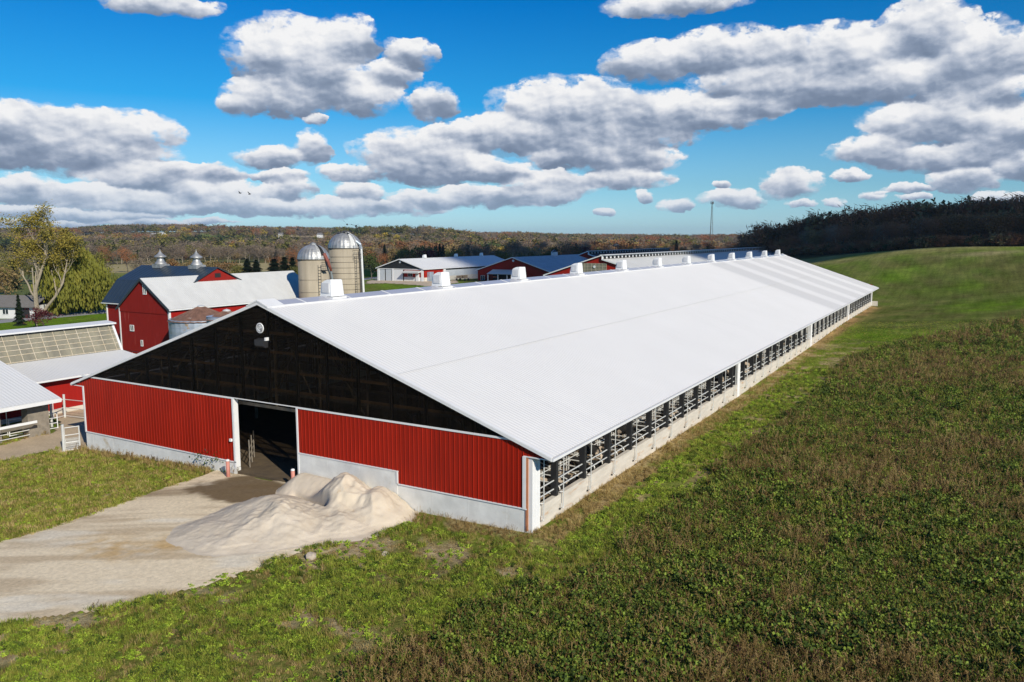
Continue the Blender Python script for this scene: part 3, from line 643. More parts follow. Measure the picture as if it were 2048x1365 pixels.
# side posts
bp = MB(); bp.box(-.30, .05, -.13, .13, 1.2, 4.1); bpm = bp.mesh('side_post', BLACKM)
pp = MB(); pp.tube([(.22, .42, 4.15), (.22, .42, .48), (.22, .34, .42), (.20, .26, .50), (.20, .26, .72)], .032, 6); pp.tube([(.06, .30, 1.35), (.22, .42, 1.35)], .02, 5)
ppm = pp.mesh('crank_pipe', GALV)
kb = MB(); kb.tube([(.05, .20, .40), (.16, .20, .40)], .05, 8); kbm = kb.mesh('curtain_weight', BLACKM)
wp = MB(); wp.panel(-.42, .42, .17, .02, lambda u: (-.3, 4.12), lambda u, v, w: (.07+w, u, v)); wp.box(-.3, .06, -.42, .42, -.3, 4.1)
wpm = wp.mesh('white_post', WHITE)
bays = [.45, 41.75, 81.2, 119.3, L-.5]
posts = []
for bi, b0 in enumerate(bays): put('white_post', wpm, barn, (0, b0, 0))
for b0, b1 in zip(bays[:-1], bays[1:]):
    st = 2.5 if b0 < 1 else 2.25; nn = int((b1-b0-st-.8)/3.66)+1
    ys = [b0+st+3.66*i for i in range(nn)]; posts += ys
    for y in ys+([b1-.85] if b0 < 1 else []): put('side_post', bpm, barn, (0, y, 0))
    for y in ys: put('crank_pipe', ppm, barn, (0, y, 0)); put('curtain_weight', kbm, barn, (0, y, 0))
put('crank_pipe', ppm, barn, (0, .62, 0))
for z in (1.63, 2.12):
    mb = MB(); mb.tube([(-.12, 1.0, z-.05), (-.12, L-1, z-.05)], .04, 6); part('side_rail', mb, GALV, barn)
mb = MB(); mb.box(-.26, -.10, .9, L-.9, 3.86, 4.08); part('side_header', mb, OLDW, barn)
cu = MB(); cu.box(-W+.02, -W+.05, 1, L-1, .6, 4.1); part('far_curtain', cu, CURT, barn)
# floor, trusses, columns
mb = MB(); mb.box(-W+.2, -.22, .26, L-.12, -.25, 0.0); mb.box(DX0+.04, DX1-.04, .01, .26, -.25, -.002); part('floor', mb, FLOORM, barn)
mb = MB(); mb.box(-2.55, -.5, 4.6, L-2, 0, .22); mb.box(-5.2, -2.75, 4.6, L-2, 0, .22); mb.box(-3.2, -.4, .6, 4.4, 0, .1); part('stall_bed', mb, SANDB, barn)
tm = MB(); a = W/2-.3
tm.beam((XR-a, 0, 4.35), (XR+a, 0, 4.35), .06, .2); tm.beam((XR-a, 0, 4.5), (XR, 0, ZR-.42), .06, .2); tm.beam((XR+a, 0, 4.5), (XR, 0, ZR-.42), .06, .2)
for k in range(-4, 5):
    x = XR+k*a/5; z = ZR-.42-abs(k)*a/5*SL; tm.beam((x, 0, 4.35), (x, 0, z), .06, .12)
    if k < 0: tm.beam((x, 0, 4.35), (x+a/5, 0, z+a/5*SL), .06, .12)
    if k > 0: tm.beam((x, 0, 4.35), (x-a/5, 0, z+a/5*SL), .06, .12)
tmm = tm.mesh('truss', OLDW)
for k in range(32): put('truss', tmm, barn, (0, 1.1+k*3.66, 0))
cm = MB(); cm.box(-.09, .09, -.09, .09, 0, 4.3); cmm = cm.mesh('column', OLDW)
for k in range(1, 17):
    for x in (-5.4, -10.5, -33): put('column', cmm, barn, (x, .45+k*3.66, 0))
# stall dividers
def loop(x0, s, mb):      # bent pipe loop pointing in +-x
    pts = [(x0, 0, 1.15)]; 
    for t in np.linspace(0, math.pi, 9): pts.append((x0+s*(1.5+.34*math.sin(t)), 0, .80+.35*math.cos(t)))
    pts.append((x0+s*.9, 0, .52)); pts.append((x0+s*.35, 0, .35)); mb.tube(pts, .045, 5, False); mb.tube([(x0, 0, 0), (x0, 0, 1.35)], .04, 5)
d1 = MB(); loop(-2.65, 1, d1); d1m = d1.mesh('stall_divider', GALV)
d2 = MB(); loop(-2.8, -1, d2); d2.tube([(-2.8, 0, 1.3), (-3.9, 0, 1.55), (-4.4, 0, 1.2), (-4.1, 0, .75)], .035, 5, False); d2m = d2.mesh('stall_divider', GALV)
for k in range(50):
    for me in (d1m, d2m): put('stall_divider', me, barn, (0, 5+1.22*k, 0))
rest = MB()
for k in range(50, 122):
    y = 5+1.22*k; q = MB(); loop(-2.65, 1, q); loop(-2.8, -1, q); rest.add([(v[0], v[1]+y, v[2]) for v in q.v], q.f)
o = part('stall_dividers', rest, GALV, barn); o['kind'] = 'stuff'
for x, z in ((-2.65, 1.2), (-1.6, 1.05), (-4.0, 1.15), (-2.75, .95)):
    mb = MB(); mb.tube([(x, 4.6, z), (x, L-3, z)], .035, 5); part('neck_rail', mb, GALV, barn)
mb = MB(); mb.tube([(-2.4, 2.6, 0), (-2.4, 2.6, 2.4)], .07, 8); mb.tube([(-3.6, 2.2, 1.9), (-2.9, 2.4, 1.9), (-2.9, 2.4, .9), (-3.6, 2.2, .9)], .03, 5, False); mb.tube([(-2.4, 2.6, 1.3), (-5.2, 2.9, 1.3)], .03, 5); mb.tube([(-2.4, 2.6, .8), (-5.2, 2.9, .8)], .03, 5)
part('pen_gate', mb, GALV, barn)
mb = MB()
for z in (.5, .9, 1.3): mb.tube([(DX0+.1, 1.0, z), (DX0-1.6, 2.9, z)], .03, 5)
for t_ in (0, .5, 1): mb.tube([(DX0+.1-1.7*t_, 1.0+1.9*t_, 0), (DX0+.1-1.7*t_, 1.0+1.9*t_, 1.9)], .035, 5)
part('entry_gate', mb, OLDW, barn)
fm = MB()
for x in np.arange(-36, -2, 2.44):
    if roofz(x)-.5 > ZT+.4: fm = MB(); fm.box(x-.07, x+.07, .06, .20, ZT, roofz(x)-.4); part('gable_stud', fm, BLACKP, barn)
for z0 in (5.7, 6.9, 8.1, 9.3):
    hw = (ZR-.5-z0)/SL
    if hw > 1: fm = MB(); fm.box(XR-hw, XR+hw, .21, .27, z0, z0+.16); part('gable_girt', fm, WOODM, barn)
# gable fittings
mb = MB(); mb.lathe([(0, 0), (.33, 0), (.33, .03), (.31, .05), (0, .05)], n=40)
em = part('emblem', mb, WHITE, barn); em.location = (-19.41, -.035, 9.68); em.rotation_euler = (R(90), 0, 0); em['label'] = 'round white emblem with a dark ring and slanted letters'
def ring(r, w, z): 
    q = MB(); n = 40; q.add([(rr*math.cos(2*math.pi*k/n), rr*math.sin(2*math.pi*k/n), z) for rr in (r, r-w) for k in range(n)], [(k, (k+1) % n, n+(k+1) % n, n+k) for k in range(n)]); return q
INK = mat('dark_ink', (.05, .05, .06), .5)
rg = part('emblem_ring', ring(.265, .022, .054), INK, em); part('emblem_ring', ring(.225, .010, .054), INK, em)
def text_mesh(name, s, size, m, parent, loc, rot, shear=.2, ext=.004, align='CENTER'):
    cu = bpy.data.curves.new(name, 'FONT'); cu.body = s; cu.size = size; cu.shear = shear; cu.align_x = align; cu.align_y = 'CENTER'; cu.extrude = ext
    t = bpy.data.objects.new(name, cu); COL.objects.link(t); bpy.context.view_layer.update()
    me = bpy.data.meshes.new_from_object(t.evaluated_get(bpy.context.evaluated_depsgraph_get())); me.name = name
    bpy.data.objects.remove(t); me.materials.clear(); me.materials.append(m)
    o = put(name, me, parent, loc); o.rotation_euler = rot; return o
for ch, x, y in (('F', -.10, .09), ('C', .0, 0), ('B', .10, -.09)): text_mesh('emblem_letter', ch, .27, INK, em, (x*1.15, y*1.15, .056), (0, 0, 0))
mb = MB(); mb.prism([(-.42, 8.98), (-.42, 8.62), (-.3, 8.5), (-.04, 8.5), (-.04, 9.05)], -19.55, -18.75, 'x'); fxo = part('gable_light', mb, BLACKM, barn)
mb = MB(); mb.box(-18.74, -18.63, -.34, -.08, 8.95, 9.15); part('light_sensor', mb, WHITE, fxo)
mb = MB(); mb.box(-22.62, -22.44, -.16, -.03, 1.98, 2.16); part('wall_light', mb, PLASTIC, barn)

# bollards
def bollard(x, y, label):
    z = Hs(x, y); t = thing('bollard', label, 'bollard', (x, y, z), 'bollards at the barn doorway')
    mb = MB(); mb.lathe([(.12, -.3), (.12, 1.12)], n=16); part('post', mb, PINK, t, True)
    mb = MB(); mb.lathe([(.125, 1.10), (.125, 1.16), (.09, 1.21), (0.01, 1.23)], n=16); part('cap', mb, WHITE, t, True)
bollard(-22.15, -.75, 'faded red bollard in front of the white left jamb of the barn doorway')
bollard(-16.55, -.5, 'faded red bollard at the right of the doorway, half behind the sand heap')

# cows in the stalls
def cow_mesh(lying):
    k = .0 if not lying else -.62
    V = [(0,0,1.25+k),(.45,0,1.27+k),(.95,0,1.25+k),(1.35,0,1.42+k),(1.62,0,1.50+k),(1.95,0,1.30+k),(-.45,0,1.26+k),(-.6,0,1.0+k),(-.62,.02,.55+max(k,-.4)),
         (.9,.2,.95+k),(.9,.22,.5+k*.5),(.92 if not lying else 1.3,.22,.04),(.9,-.2,.95+k),(.9,-.22,.5+k*.5),(.92 if not lying else 1.3,-.22,.04),
         (-.3,.2,.95+k),(-.38,.22,.52+k*.5),(-.32 if not lying else .1,.24,.04),(-.3,-.2,.95+k),(-.38,-.22,.52+k*.5),(-.32 if not lying else .1,-.24,.04),(1.55,.2,1.52+k),(1.55,-.2,1.52+k)]
    V = [(a, b, max(c, .05)) for a, b, c in V]
    E = [(0,1),(1,2),(2,3),(3,4),(4,5),(0,6),(6,7),(7,8),(2,9),(9,10),(10,11),(2,12),(12,13),(13,14),(6,15),(15,16),(16,17),(6,18),(18,19),(19,20),(4,21),(4,22)]
    rad = [.36,.38,.32,.18,.15,.10,.30,.04,.03,.13,.08,.06,.13,.08,.06,.16,.09,.06,.16,.09,.06,.05,.05]
    me = bpy.data.meshes.new('cow'); me.from_pydata(V, E, []); o = bpy.data.objects.new('cow', me); COL.objects.link(o)
    sm = o.modifiers.new('s', 'SKIN'); ss = o.modifiers.new('ss', 'SUBSURF'); ss.levels = 1; ss.render_levels = 1
    for i, sv in enumerate(me.skin_vertices[0].data): sv.radius = (rad[i], rad[i]); sv.use_root = i == 0
    bpy.context.view_layer.update()
    r = bpy.data.meshes.new_from_object(o.evaluated_get(bpy.context.evaluated_depsgraph_get())); bpy.data.objects.remove(o)
    r.materials.clear(); r.materials.append(COWM); r.polygons.foreach_set('use_smooth', [True]*len(r.polygons)); return r
cs, cl = cow_mesh(False), cow_mesh(True)
random.seed(11)
for k in range(46):
    st = random.random() < .4; front = k % 3 != 2
    y = 5.6+1.22*(k+int(k*.35)+(1 if k > 5 else 0)); 
    o = put('cow', cs if st else cl, None, ((-.95 if front else -4.6)+random.uniform(-.15, .15)+(0 if not st else (-.6 if front else .3)), y, .22), rotz=math.pi+random.uniform(-.1, .1) if front else random.uniform(-.1, .1))
    tag(o, 'black and white cow %s in a pipe stall behind the open barn side' % ('standing' if st else 'lying'), 'cow', 'standing cows in the stalls' if st else 'lying cows in the stalls')

# ------------------------------------------------------------------ sand heap
def sand_height(x, y):
    h = np.full(x.shape, -9.0)
    w = fbm(x, y, 1.9, 3, 60)-.5; acc = 0
    for ax, ay, bx, by, hh, sl in ((-13.9,-4.7,-12.3,-5.6,1.05,.36),(-15.0,-8.0,-12.8,-8.2,.35,.22),(-11.5,-1.4,-10.9,-1.9,1.72,.84),(-9.3,-1.0,-8.9,-1.9,1.15,.72),(-15.7,-.5,-12.6,-.6,1.0,.85),(-10.4,-3.7,-9.4,-4.0,.55,.40)):
        t = np.clip(((x-ax)*(bx-ax)+(y-ay)*(by-ay))/((bx-ax)**2+(by-ay)**2), 0, 1); d = np.hypot(x-ax-t*(bx-ax), y-ay-t*(by-ay))
        hk = hh-sl*(np.sqrt(d*d+.16)-.4); acc = acc+np.exp(np.clip(hk, -6, 6)*7)
    h = np.log(acc)/7+w*.16
    # gully dug by the loader between the two heaps
    t = (x+14.2)*.30+(y+2.3)*.95; gl = np.exp(-(t/.26)**4)*sstep(x, -15.5, -14)*(1-sstep(x, -11.8, -10.8)); h = h-gl*1.0*(h > -1)
    r = np.abs(fbm(x, y, .55, 3, 61)-.5)*2; rg_ = 1-np.abs(fbm(x+.5*y, y-.3*x, 1.15, 3, 63)-.5)*4; h = h+(.09*r+.20*np.maximum(rg_, -.6))*sstep(x-y*.3, -12.6, -11)*(h > .15)*np.clip(h, 0, 1)+.05*np.maximum(fbm(x, y*2.2, .7, 3, 64)-.55, 0)*8*sstep(-y, 2.5, 4)*.3+.03*(fbm(x, y, .18, 2, 62)-.5)
    return h
xs = np.arange(-19, -6.2, .06); ys = np.arange(-11.5, -.03, .06); X, Y = np.meshgrid(xs, ys, indexing='ij')
hh = sand_height(X, Y); Z = H(X, Y)+np.where(hh > 0, hh, 0)+.06+np.minimum(hh, 0)*.25
n, k = X.shape; i, j = np.meshgrid(np.arange(n-1), np.arange(k-1), indexing='ij'); keep = hh > -.35
ok = keep[:-1, :-1] & keep[1:, 1:] & keep[1:, :-1] & keep[:-1, 1:]
f = np.stack([i*k+j, (i+1)*k+j, (i+1)*k+j+1, i*k+j+1], -1)[ok]; used = np.unique(f); mp = -np.ones(n*k, int); mp[used] = np.arange(len(used))
SAND = mat('pale_sand', (.53, .45, .34), .95, col2=(.61, .53, .42), scale=.9, bump=.35, bscale=16, spec=.1, stain=(1.3, (.50, .37, .23), .62, .76))
tag(put('sand_heap', np_mesh('sand_heap', np.stack([X.ravel(), Y.ravel(), Z.ravel()], -1)[used], mp[f], SAND, True)), 'pale heap of bedding sand dumped against the concrete wall beside the doorway', 'sand heap')

# ------------------------------------------------------------------ other farm buildings
def slab_roof(name, P, m, parent, u0, u1, v0, v1, pitch=.3, depth=.03, th=.10):
    """one roof slope: ribbed sheet on a thin deck; P(u along ridge, v down the slope, w normal)"""
    mb = MB(); mb.panel(u0, u1, pitch, depth, lambda u: (v0, v1), P)
    c = [P(u, v, w) for w in (-.004, -th) for u, v in ((u0, v0), (u1, v0), (u1, v1), (u0, v1))]
    mb.add(c, [(3,2,1,0),(4,5,6,7),(0,1,5,4),(1,2,6,5),(2,3,7,6),(3,0,4,7)])
    return part(name, mb, m, parent)
def slope_y(xr, zr, xe, ze):           # ridge along y
    s = 1 if xe > xr else -1; d = math.hypot(xe-xr, zr-ze); c, n = abs(xe-xr)/d, (zr-ze)/d
    return (lambda u, v, w: (xr+s*(v*c+w*n), u, zr-v*n+w*c)), d
def slope_x(yr, zr, ye, ze):           # ridge along x
    s = 1 if ye > yr else -1; d = math.hypot(ye-yr, zr-ze); c, n = abs(ye-yr)/d, (zr-ze)/d
    return (lambda u, v, w: (u, yr+s*(v*c+w*n), zr-v*n+w*c)), d
def window(parent, x, y, z, w, h, face='-y', sash=2, name='window', frame=WHITE):
    """frame with panes; face: -y or +x"""
    T = (lambda a, b, c: (x+a, y-b, z+c)) if face == '-y' else (lambda a, b, c: (x+b, y+a, z+c))
    def bx(mb, a0, a1, b0, b1, c0, c1):
        vs = [T(a, b, c) for c in (c0, c1) for a, b in ((a0, b0), (a1, b0), (a1, b1), (a0, b1))]
        mb.add(vs, [(0,3,2,1),(4,5,6,7),(0,1,5,4),(1,2,6,5),(2,3,7,6),(3,0,4,7)])
    fr = MB(); t = .09
    bx(fr, -w/2, w/2, .0, .07, h/2-t, h/2); bx(fr, -w/2, w/2, .0, .09, -h/2, -h/2+t)
    bx(fr, -w/2, -w/2+t, 0, .07, -h/2+t, h/2-t); bx(fr, w/2-t, w/2, 0, .07, -h/2+t, h/2-t)
    if sash == 2: bx(fr, -t/2, t/2, 0, .065, -h/2+t, h/2-t)
    o = part(name, fr, frame, parent); g = MB(); bx(g, -w/2+t, w/2-t, .005, .03, -h/2+t, h/2-t); part('pane', g, GLASS, o); return o

# old red barn with white metal roof
g0 = -1.2
rb = thing('red_barn', 'old red board barn with a white metal roof, left of the silos', 'barn', (0, 0, 0))
XG = -77.08; XL, XRr = -82.3, -71.75
mb = MB(); mb.prism([(XL, g0+1.0), (XRr, g0+1.0), (XRr, 6.0), (XG, 9.72), (XL, 5.75)], 32, 59)
part('gable_wall', mb, REDW, rb)
mb = MB(); mb.prism([(XL-.03, 5.2), (XRr+.03, 5.2), (XRr+.03, 6.0), (XG, 9.68), (XL-.03, 5.78)], 31.93, 31.995); part('gable_boards', mb, REDW, rb)
mb = MB(); mb.box(XRr+.0, XRr+.03, 32.1, 59, g0+1.0, 5.9); part('side_boards', mb, REDS, rb)
mb = MB(); mb.box(XL+.3, XRr-.1, 32.15, 58.8, g0-1.5, g0+1.0); part('stone_base', mb, STONE, rb)
mb = MB(); mb.box(XL+.6, -80.2, 32.05, 32.14, g0-.9, g0+.9); part('lower_door', mb, REDW, rb)
mb = MB(); mb.box(-80.0, -78.7, 32.03, 32.13, g0-.9, g0+.9); part('lower_door', mb, REDW, rb)
P, d = slope_y(XG, 9.87, XRr+.35, 5.92); slab_roof('roof_slope', P, ROOF2, rb, 31.75, 59.4, 0, d, .28)
P, d = slope_y(XG, 9.87, XL-.35, 5.6); slab_roof('roof_slope', P, ROOF2, rb, 31.75, 59.4, 0, d, .28)
mb = MB(); 
mb.prism([(XG, 9.86), (XRr+.38, 5.9), (XRr+.38, 5.58), (XG, 9.5)], 31.64, 31.74)
mb.prism([(XG, 9.5), (XL-.38, 5.3), (XL-.38, 5.62), (XG, 9.86)], 31.64, 31.74); part('verge', mb, DARKROOF, rb)
mb = MB(); mb.box(XRr+.33, XRr+.46, 31.75, 59.4, 5.72, 5.88); part('gutter', mb, WHITE, rb)
mb = MB(); mb.box(XRr-.18, XRr+.06, 31.92, 32.2, g0+1, 5.8); part('corner_trim', mb, WHITE, rb)
mb = MB(); mb.box(XL-.06, XL+.12, 31.92, 32.1, g0+1, 5.7); part('corner_trim', mb, WHITE, rb)
window(rb, -76.45, 31.95, 8.35, .75, 1.3); window(rb, -79.72, 31.98, 3.0, .85, .85); window(rb, -77.75, 31.98, 1.05, .45, .85, sash=1)
# dark-roofed gambrel barn crossing behind it
gb = thing('gambrel_barn', 'red gambrel barn with a near-black metal roof and two shiny roof ventilators', 'barn')
yR, xa, xb2 = 43.4, -93.3, -75.7
mb = MB(); mb.prism([(36.9, -2.2), (49.9, -2.2), (49.9, 5.8), (47.6, 8.7), (yR, 10.7), (39.2, 8.7), (36.9, 5.8)], xa+.6, xb2-.15, 'x'); part('wall', mb, REDW, gb)
for nm, (ya, za, yb, zb) in (('upper_roof', (yR, 10.98, 39.1, 8.93)), ('lower_roof', (39.12, 8.93, 36.4, 5.65)), ('upper_roof', (yR, 10.98, 47.7, 8.93)), ('lower_roof', (47.68, 8.93, 50.4, 5.65))):
    P, d = slope_x(ya, za, yb, zb); slab_roof(nm, P, DARKROOF, gb, xa, xb2 if nm == 'upper_roof' else xb2-.02, 0, d, .9, .03)
mb = MB(); mb.box(xa, xb2, 36.3, 36.4, 5.5, 5.62); mb.box(xa+.55, xa+.72, 36.75, 36.92, -2, 5.6); part('gutter', mb, WHITE, gb)
mb = MB(); mb.box(xb2-.16, xb2-.1, 42.9, 43.9, 9.5, 10.1); part('hay_door', mb, DARKIN, gb)
for q, xx in enumerate((-88.6, -80.3)):
    mb = MB(); z0 = 10.65
    mb.box(-.95, .95, -.85, .85, z0, z0+.55)
    o = part('roof_ventilator', mb, DOME, gb); o.location = (xx, yR, 0)
    mb = MB(); mb.lathe([(.9, z0+.55), (.85, z0+.68), (.58, z0+1.02), (.47, z0+1.35), (.47, z0+1.48), (.85, z0+1.58), (.88, z0+1.70), (.82, z0+1.80), (.42, z0+2.08), (.28, z0+2.25), (.10, z0+2.5), (.03, z0+2.65), (.02, z0+2.95)], n=16)
    part('ventilator_cap', mb, DOME, o, True)
    if q == 0:
        mb = MB(); mb.beam((-.35, 0, z0+2.9), (.35, 0, z0+2.9), .03, .12); part('weather_vane', mb, BLACKM, o)

# grain bins
def bin_(x, y, r, zw, h, label, seed):
    t = thing('grain_bin', label, 'grain bin', (x, y, -1.2), 'grain bins beside the red barn')
    mb = MB(); pr = []
    for k in range(int(h/.9)+1): pr += [(r, k*.9), (r+.02, k*.9+.45), (r, k*.9+.88), (r+.035, k*.9+.89)]
    mb.lathe(pr, n=28); part('bin_wall', mb, BINM, t)
    mb = MB(); n = 28
    vs = []; 
    for kk in range(n*2):
        a = 2*math.pi*kk/(n*2); bump = .045 if kk % 2 else 0
        vs += [((r+.18)*math.cos(a), (r+.18)*math.sin(a), h-.02+bump), (.42*math.cos(a), .42*math.sin(a), h+r*.42+bump)]
    mb.add(vs, [(2*k, 2*((k+1) % (2*n)), 2*((k+1) % (2*n))+1, 2*k+1) for k in range(2*n)]); part('cone_roof', mb, RUST, t)
    mb = MB(); mb.lathe([(.45, h+r*.42-.05), (.45, h+r*.42+.12), (.05, h+r*.42+.25)], n=14); part('filler_cap', mb, GALV, t)
bin_(-65.4, 32.0, 3.9, 0, 6.1, 'galvanised grain bin with a brown rusty cone roof against the red barn', 1)
q_ = CAMP+ray(453, 620)*((29.5-CAMP[1])/ray(453, 620)[1])
bin_(float(q_[0]), 29.5, 2.3, 0, float(q_[2])+1.2-2.3*.42-.15, 'smaller grain bin with a rust-streaked grey cone roof, half hidden by the gable edge', 2)

# silos
def silo(x, y, r, zb, zw, dome, label, hoops, tall):
    t = thing('silo', label, 'silo', (x, y, 0), 'concrete stave silos')
    mb = MB(); mb.lathe([(r, zb), (r, zw)], n=40); part('silo_wall', mb, SILOC, t, True)
    mb = MB()
    for z in hoops: mb.lathe([(r+.015, z), (r+.045, z+.01), (r+.045, z+.05), (r+.015, z+.06)], n=40, cap=False)
    part('hoops', mb, OLDW if not tall else BARKD, t)
    mb = MB(); n = 26; m_ = 9; vs = []
    for j in range(m_+1):
        a = (math.pi/2)*j/m_*.97
        for k in range(n*2):
            th = 2*math.pi*k/(2*n); rr = (r+.05)*math.cos(a)+(.05 if k % 2 else 0)*math.cos(a)**.5; vs.append((rr*math.cos(th), rr*math.sin(th), zw+dome*math.sin(a)))
    fs = [(j*2*n+k, j*2*n+(k+1) % (2*n), (j+1)*2*n+(k+1) % (2*n), (j+1)*2*n+k) for j in range(m_) for k in range(2*n)]; fs.append(tuple(m_*2*n+k for k in range(2*n)))
    mb.add(vs, fs); o = part('dome', mb, DOME, t)
    mb = MB(); mb.lathe([(.45, zw+dome-.05), (.45, zw+dome+.12), (.1, zw+dome+.3)], n=12); part('dome_cap', mb, DOME, o)
    mb = MB(); mb.lathe([(r+.09, zw-.08), (r+.13, zw), (r+.09, zw+.06)], n=40, cap=False); part('rim', mb, BARKD, t)
    dirc = Vector((CAMP[0]-x, CAMP[1]-y, 0)).normalized(); side = Vector((-dirc.y, dirc.x, 0))
    def on(a, z, off=0.):     # point on the silo face, a in -1..1 across as seen from the south-east
        q = (dirc*math.sqrt(max(0, 1-a*a))+side*a)*(r+off); return Vector((q.x, q.y, z))
    return t, on
t1_ = (-68.9-CAMP[0])/ray(627, 519)[0]; q_ = CAMP+ray(627, 519)*t1_
S1X, S1Y, S1Z, S1R = float(q_[0]), float(q_[1]), float(q_[2]), float(30*t1_/FPX*(1/math.cos(.29))**.5); S1D = float((CAMP+ray(627, 489)*t1_)[2]-S1Z)
t, on = silo(S1X, S1Y, S1R, -1.5, S1Z, S1D, 'shorter concrete silo with a grey metal dome and a rust-red filler pipe', [S1Z-q for q in (12, 9.7, 7.3, 5.0, 3.1)], False)
def ladder(t, on, a0, a1, z0, z1, name='ladder'):
    mb = MB()
    for a in (a0, a1): mb.tube([on(a, z0, .12), on(a, z1, .12)], .03, 4)
    z = z0
    while z < z1: mb.tube([on(a0, z, .12), on(a1, z, .12)], .022, 4); z += .45
    return part(name, mb, BLACKM, t)
def domept(on, a, e, z0, dome, r): 
    q = on(a, 0, .1); return Vector((q.x*math.cos(e), q.y*math.cos(e), z0+dome*math.sin(e)))
ladder(t, on, .26, .42, -.5, S1Z-.8)
mb = MB(); 
for e in np.linspace(.1, 1.3, 9): mb.tube([domept(on, .28, e, S1Z, S1D+.05, S1R), domept(on, .46, e, S1Z, S1D+.05, S1R)], .03, 4)
for a in (.28, .46): mb.tube([domept(on, a, e, S1Z, S1D+.05, S1R) for e in np.linspace(0, 1.35, 8)], .03, 4)
part('dome_ladder', mb, GALV, t)
mb = MB(); 
vs = [domept(on, a, e, S1Z+.02, S1D+.07, S1R) for e in np.linspace(.25, 1.2, 6) for a in (.5, .72)]; mb.add(vs, [(2*i, 2*i+1, 2*i+3, 2*i+2) for i in range(5)]); part('open_hatch', mb, DARKIN, t)
mb = MB(); mb.tube([domept(on, .68, .35, S1Z, S1D+.05, S1R)+Vector((0, 0, .1)), on(.74, S1Z-.2, .45), on(.80, S1Z-1.1, .6), on(.90, S1Z-1.7, .5)], [.28, .26, .22, .18], 8); part('filler_elbow', mb, mat('rust_red_paint', (.22, .06, .04), .7), t)
mb = MB(); mb.tube([on(.86, S1Z-1.4, .5), on(.95, S1Z-2.3, .4), on(1.0, S1Z-3.9, .5), on(1.0, S1Z-5.7, .9)], .13, 8); part('filler_pipe', mb, BINM, t)
mb = MB()
for z in (S1Z-1.6, S1Z-1.0, S1Z-.4): mb.tube([on(.44, z, .1), on(.46, z, .7), on(.68, z, .7), on(.70, z, .1)], .03, 4)
mb.tube([on(.44, S1Z-1.6, .7), on(.44, S1Z-.4, .7)], .03, 4); mb.box(*sorted((on(.44, 0, .1).x, on(.70, 0, .7).x)), *sorted((on(.44, 0, .1).y, on(.7, 0, .7).y)), S1Z-1.7, S1Z-1.62); part('platform', mb, BLACKM, t)
t, on = silo(-76.9, 71.8, 2.85, -1.5, 13.35, 2.75, 'taller concrete silo with banded staves, grey dome and a white filler pipe', [-.5+.95*k for k in range(14)], True)
ladder(t, on, .54, .64, -.5, 12.0); 
mb = MB(); mb.tube([on(.86, 13.6, .35), on(.84, 12.6, .45), on(.93, 3.0, .45)], .2, 8); part('filler_pipe', mb, WHITE, t)
mb = MB(); mb.tube([on(.78, 12.9, .25), on(.86, 2.0, .25)], .09, 6); part('cable_duct', mb, BARKD, t)
mb = MB(); mb.tube([on(.83, 13.3, .35), on(.80, 14.0, .4), domept(on, .7, .45, 13.35, 2.8, 2.85)], .26, 8); part('filler_elbow', mb, BINM, t)
mb = MB(); vs = [domept(on, a, e, 13.4, 2.84, 2.85) for e in np.linspace(.15, 1.05, 6) for a in (.34, .55)]; mb.add(vs, [(2*i, 2*i+1, 2*i+3, 2*i+2) for i in range(5)]); part('hatch_cover', mb, ROOF2, t)
mb = MB(); vs = [domept(on, a, e, 13.42, 2.87, 2.85) for e in (1.0, 1.15) for a in (.30, .55)]; mb.add(vs, [(0, 1, 3, 2)]); part('open_hatch', mb, DARKIN, t)
mb = MB()
for a in (.56, .70): mb.tube([domept(on, a, e, 13.35, 2.95, 2.85) for e in np.linspace(0, 1.3, 8)], .035, 4)
for e in np.linspace(.1, 1.2, 8): mb.tube([domept(on, .56, e, 13.35, 2.95, 2.85), domept(on, .70, e, 13.35, 2.95, 2.85)], .03, 4)
part('dome_ladder', mb, GALV, t)
mb = MB()
for z in (11.6, 12.3, 13.0):
    mb.tube([on(.44, z, .1), on(.46, z, .8), on(.74, z, .8), on(.76, z, .1)], .03, 4)
for a in (.45, .6, .75): mb.tube([on(a, 11.6, .8), on(a, 13.0, .8)], .03, 4)
part('platform', mb, BLACKM, t)

# low barn with a fibreglass clerestory slope
fb = thing('clerestory_barn', 'low barn with a steep yellowed fibreglass panel band above a white roof and red wall', 'barn')
ye0, ye1 = -24.0, 16.6
mb = MB(); mb.prism([(-66.5, -1.5), (-53.2, -1.5), (-53.2, 2.4), (-59.3, 3.2), (-60.4, 5.9), (-61.2, 6.0), (-66.5, 3.4)], ye0+.2, ye1-.25); part('wall', mb, REDS, fb)
mb = MB(); mb.box(-53.2, -53.08, ye0, ye1-.2, -1.6, -.45); part('footing', mb, CONCS, fb)
P, d = slope_y(-59.15, 3.42, -52.35, 2.55); slab_roof('lower_roof', P, WHITEROOF, fb, ye0, ye1, 0, d, .28)
P, d = slope_y(-61.3, 6.32, -67.2, 3.5); slab_roof('back_roof', P, WHITEROOF, fb, ye0, ye1, 0, d, .28)
P, d = slope_y(-60.35, 5.95, -59.05, 3.42); mb = MB(); mb.panel(ye0, ye1-.1, .15, .02, lambda u: (0, d), P, rib=.5); pf = part('fibreglass_band', mb, FIBRE, fb)
LINE = mat('sheet_seams', (.45, .36, .22), .8, col2=(.62, .56, .46), scale=4); mb = MB()
for y in np.arange(ye0+.5, ye1-.2, 1.2): mb.beam(P(y, 0, .05), P(y, d, .05), .05, .03)
for v in (.18, .36, .54, .72, .97): 
    a, c = P(ye0, d*v, .045), P(ye1-.1, d*v, .045); mb.beam(a, c, .03, .06)
part('sheet_seams', mb, LINE, pf)
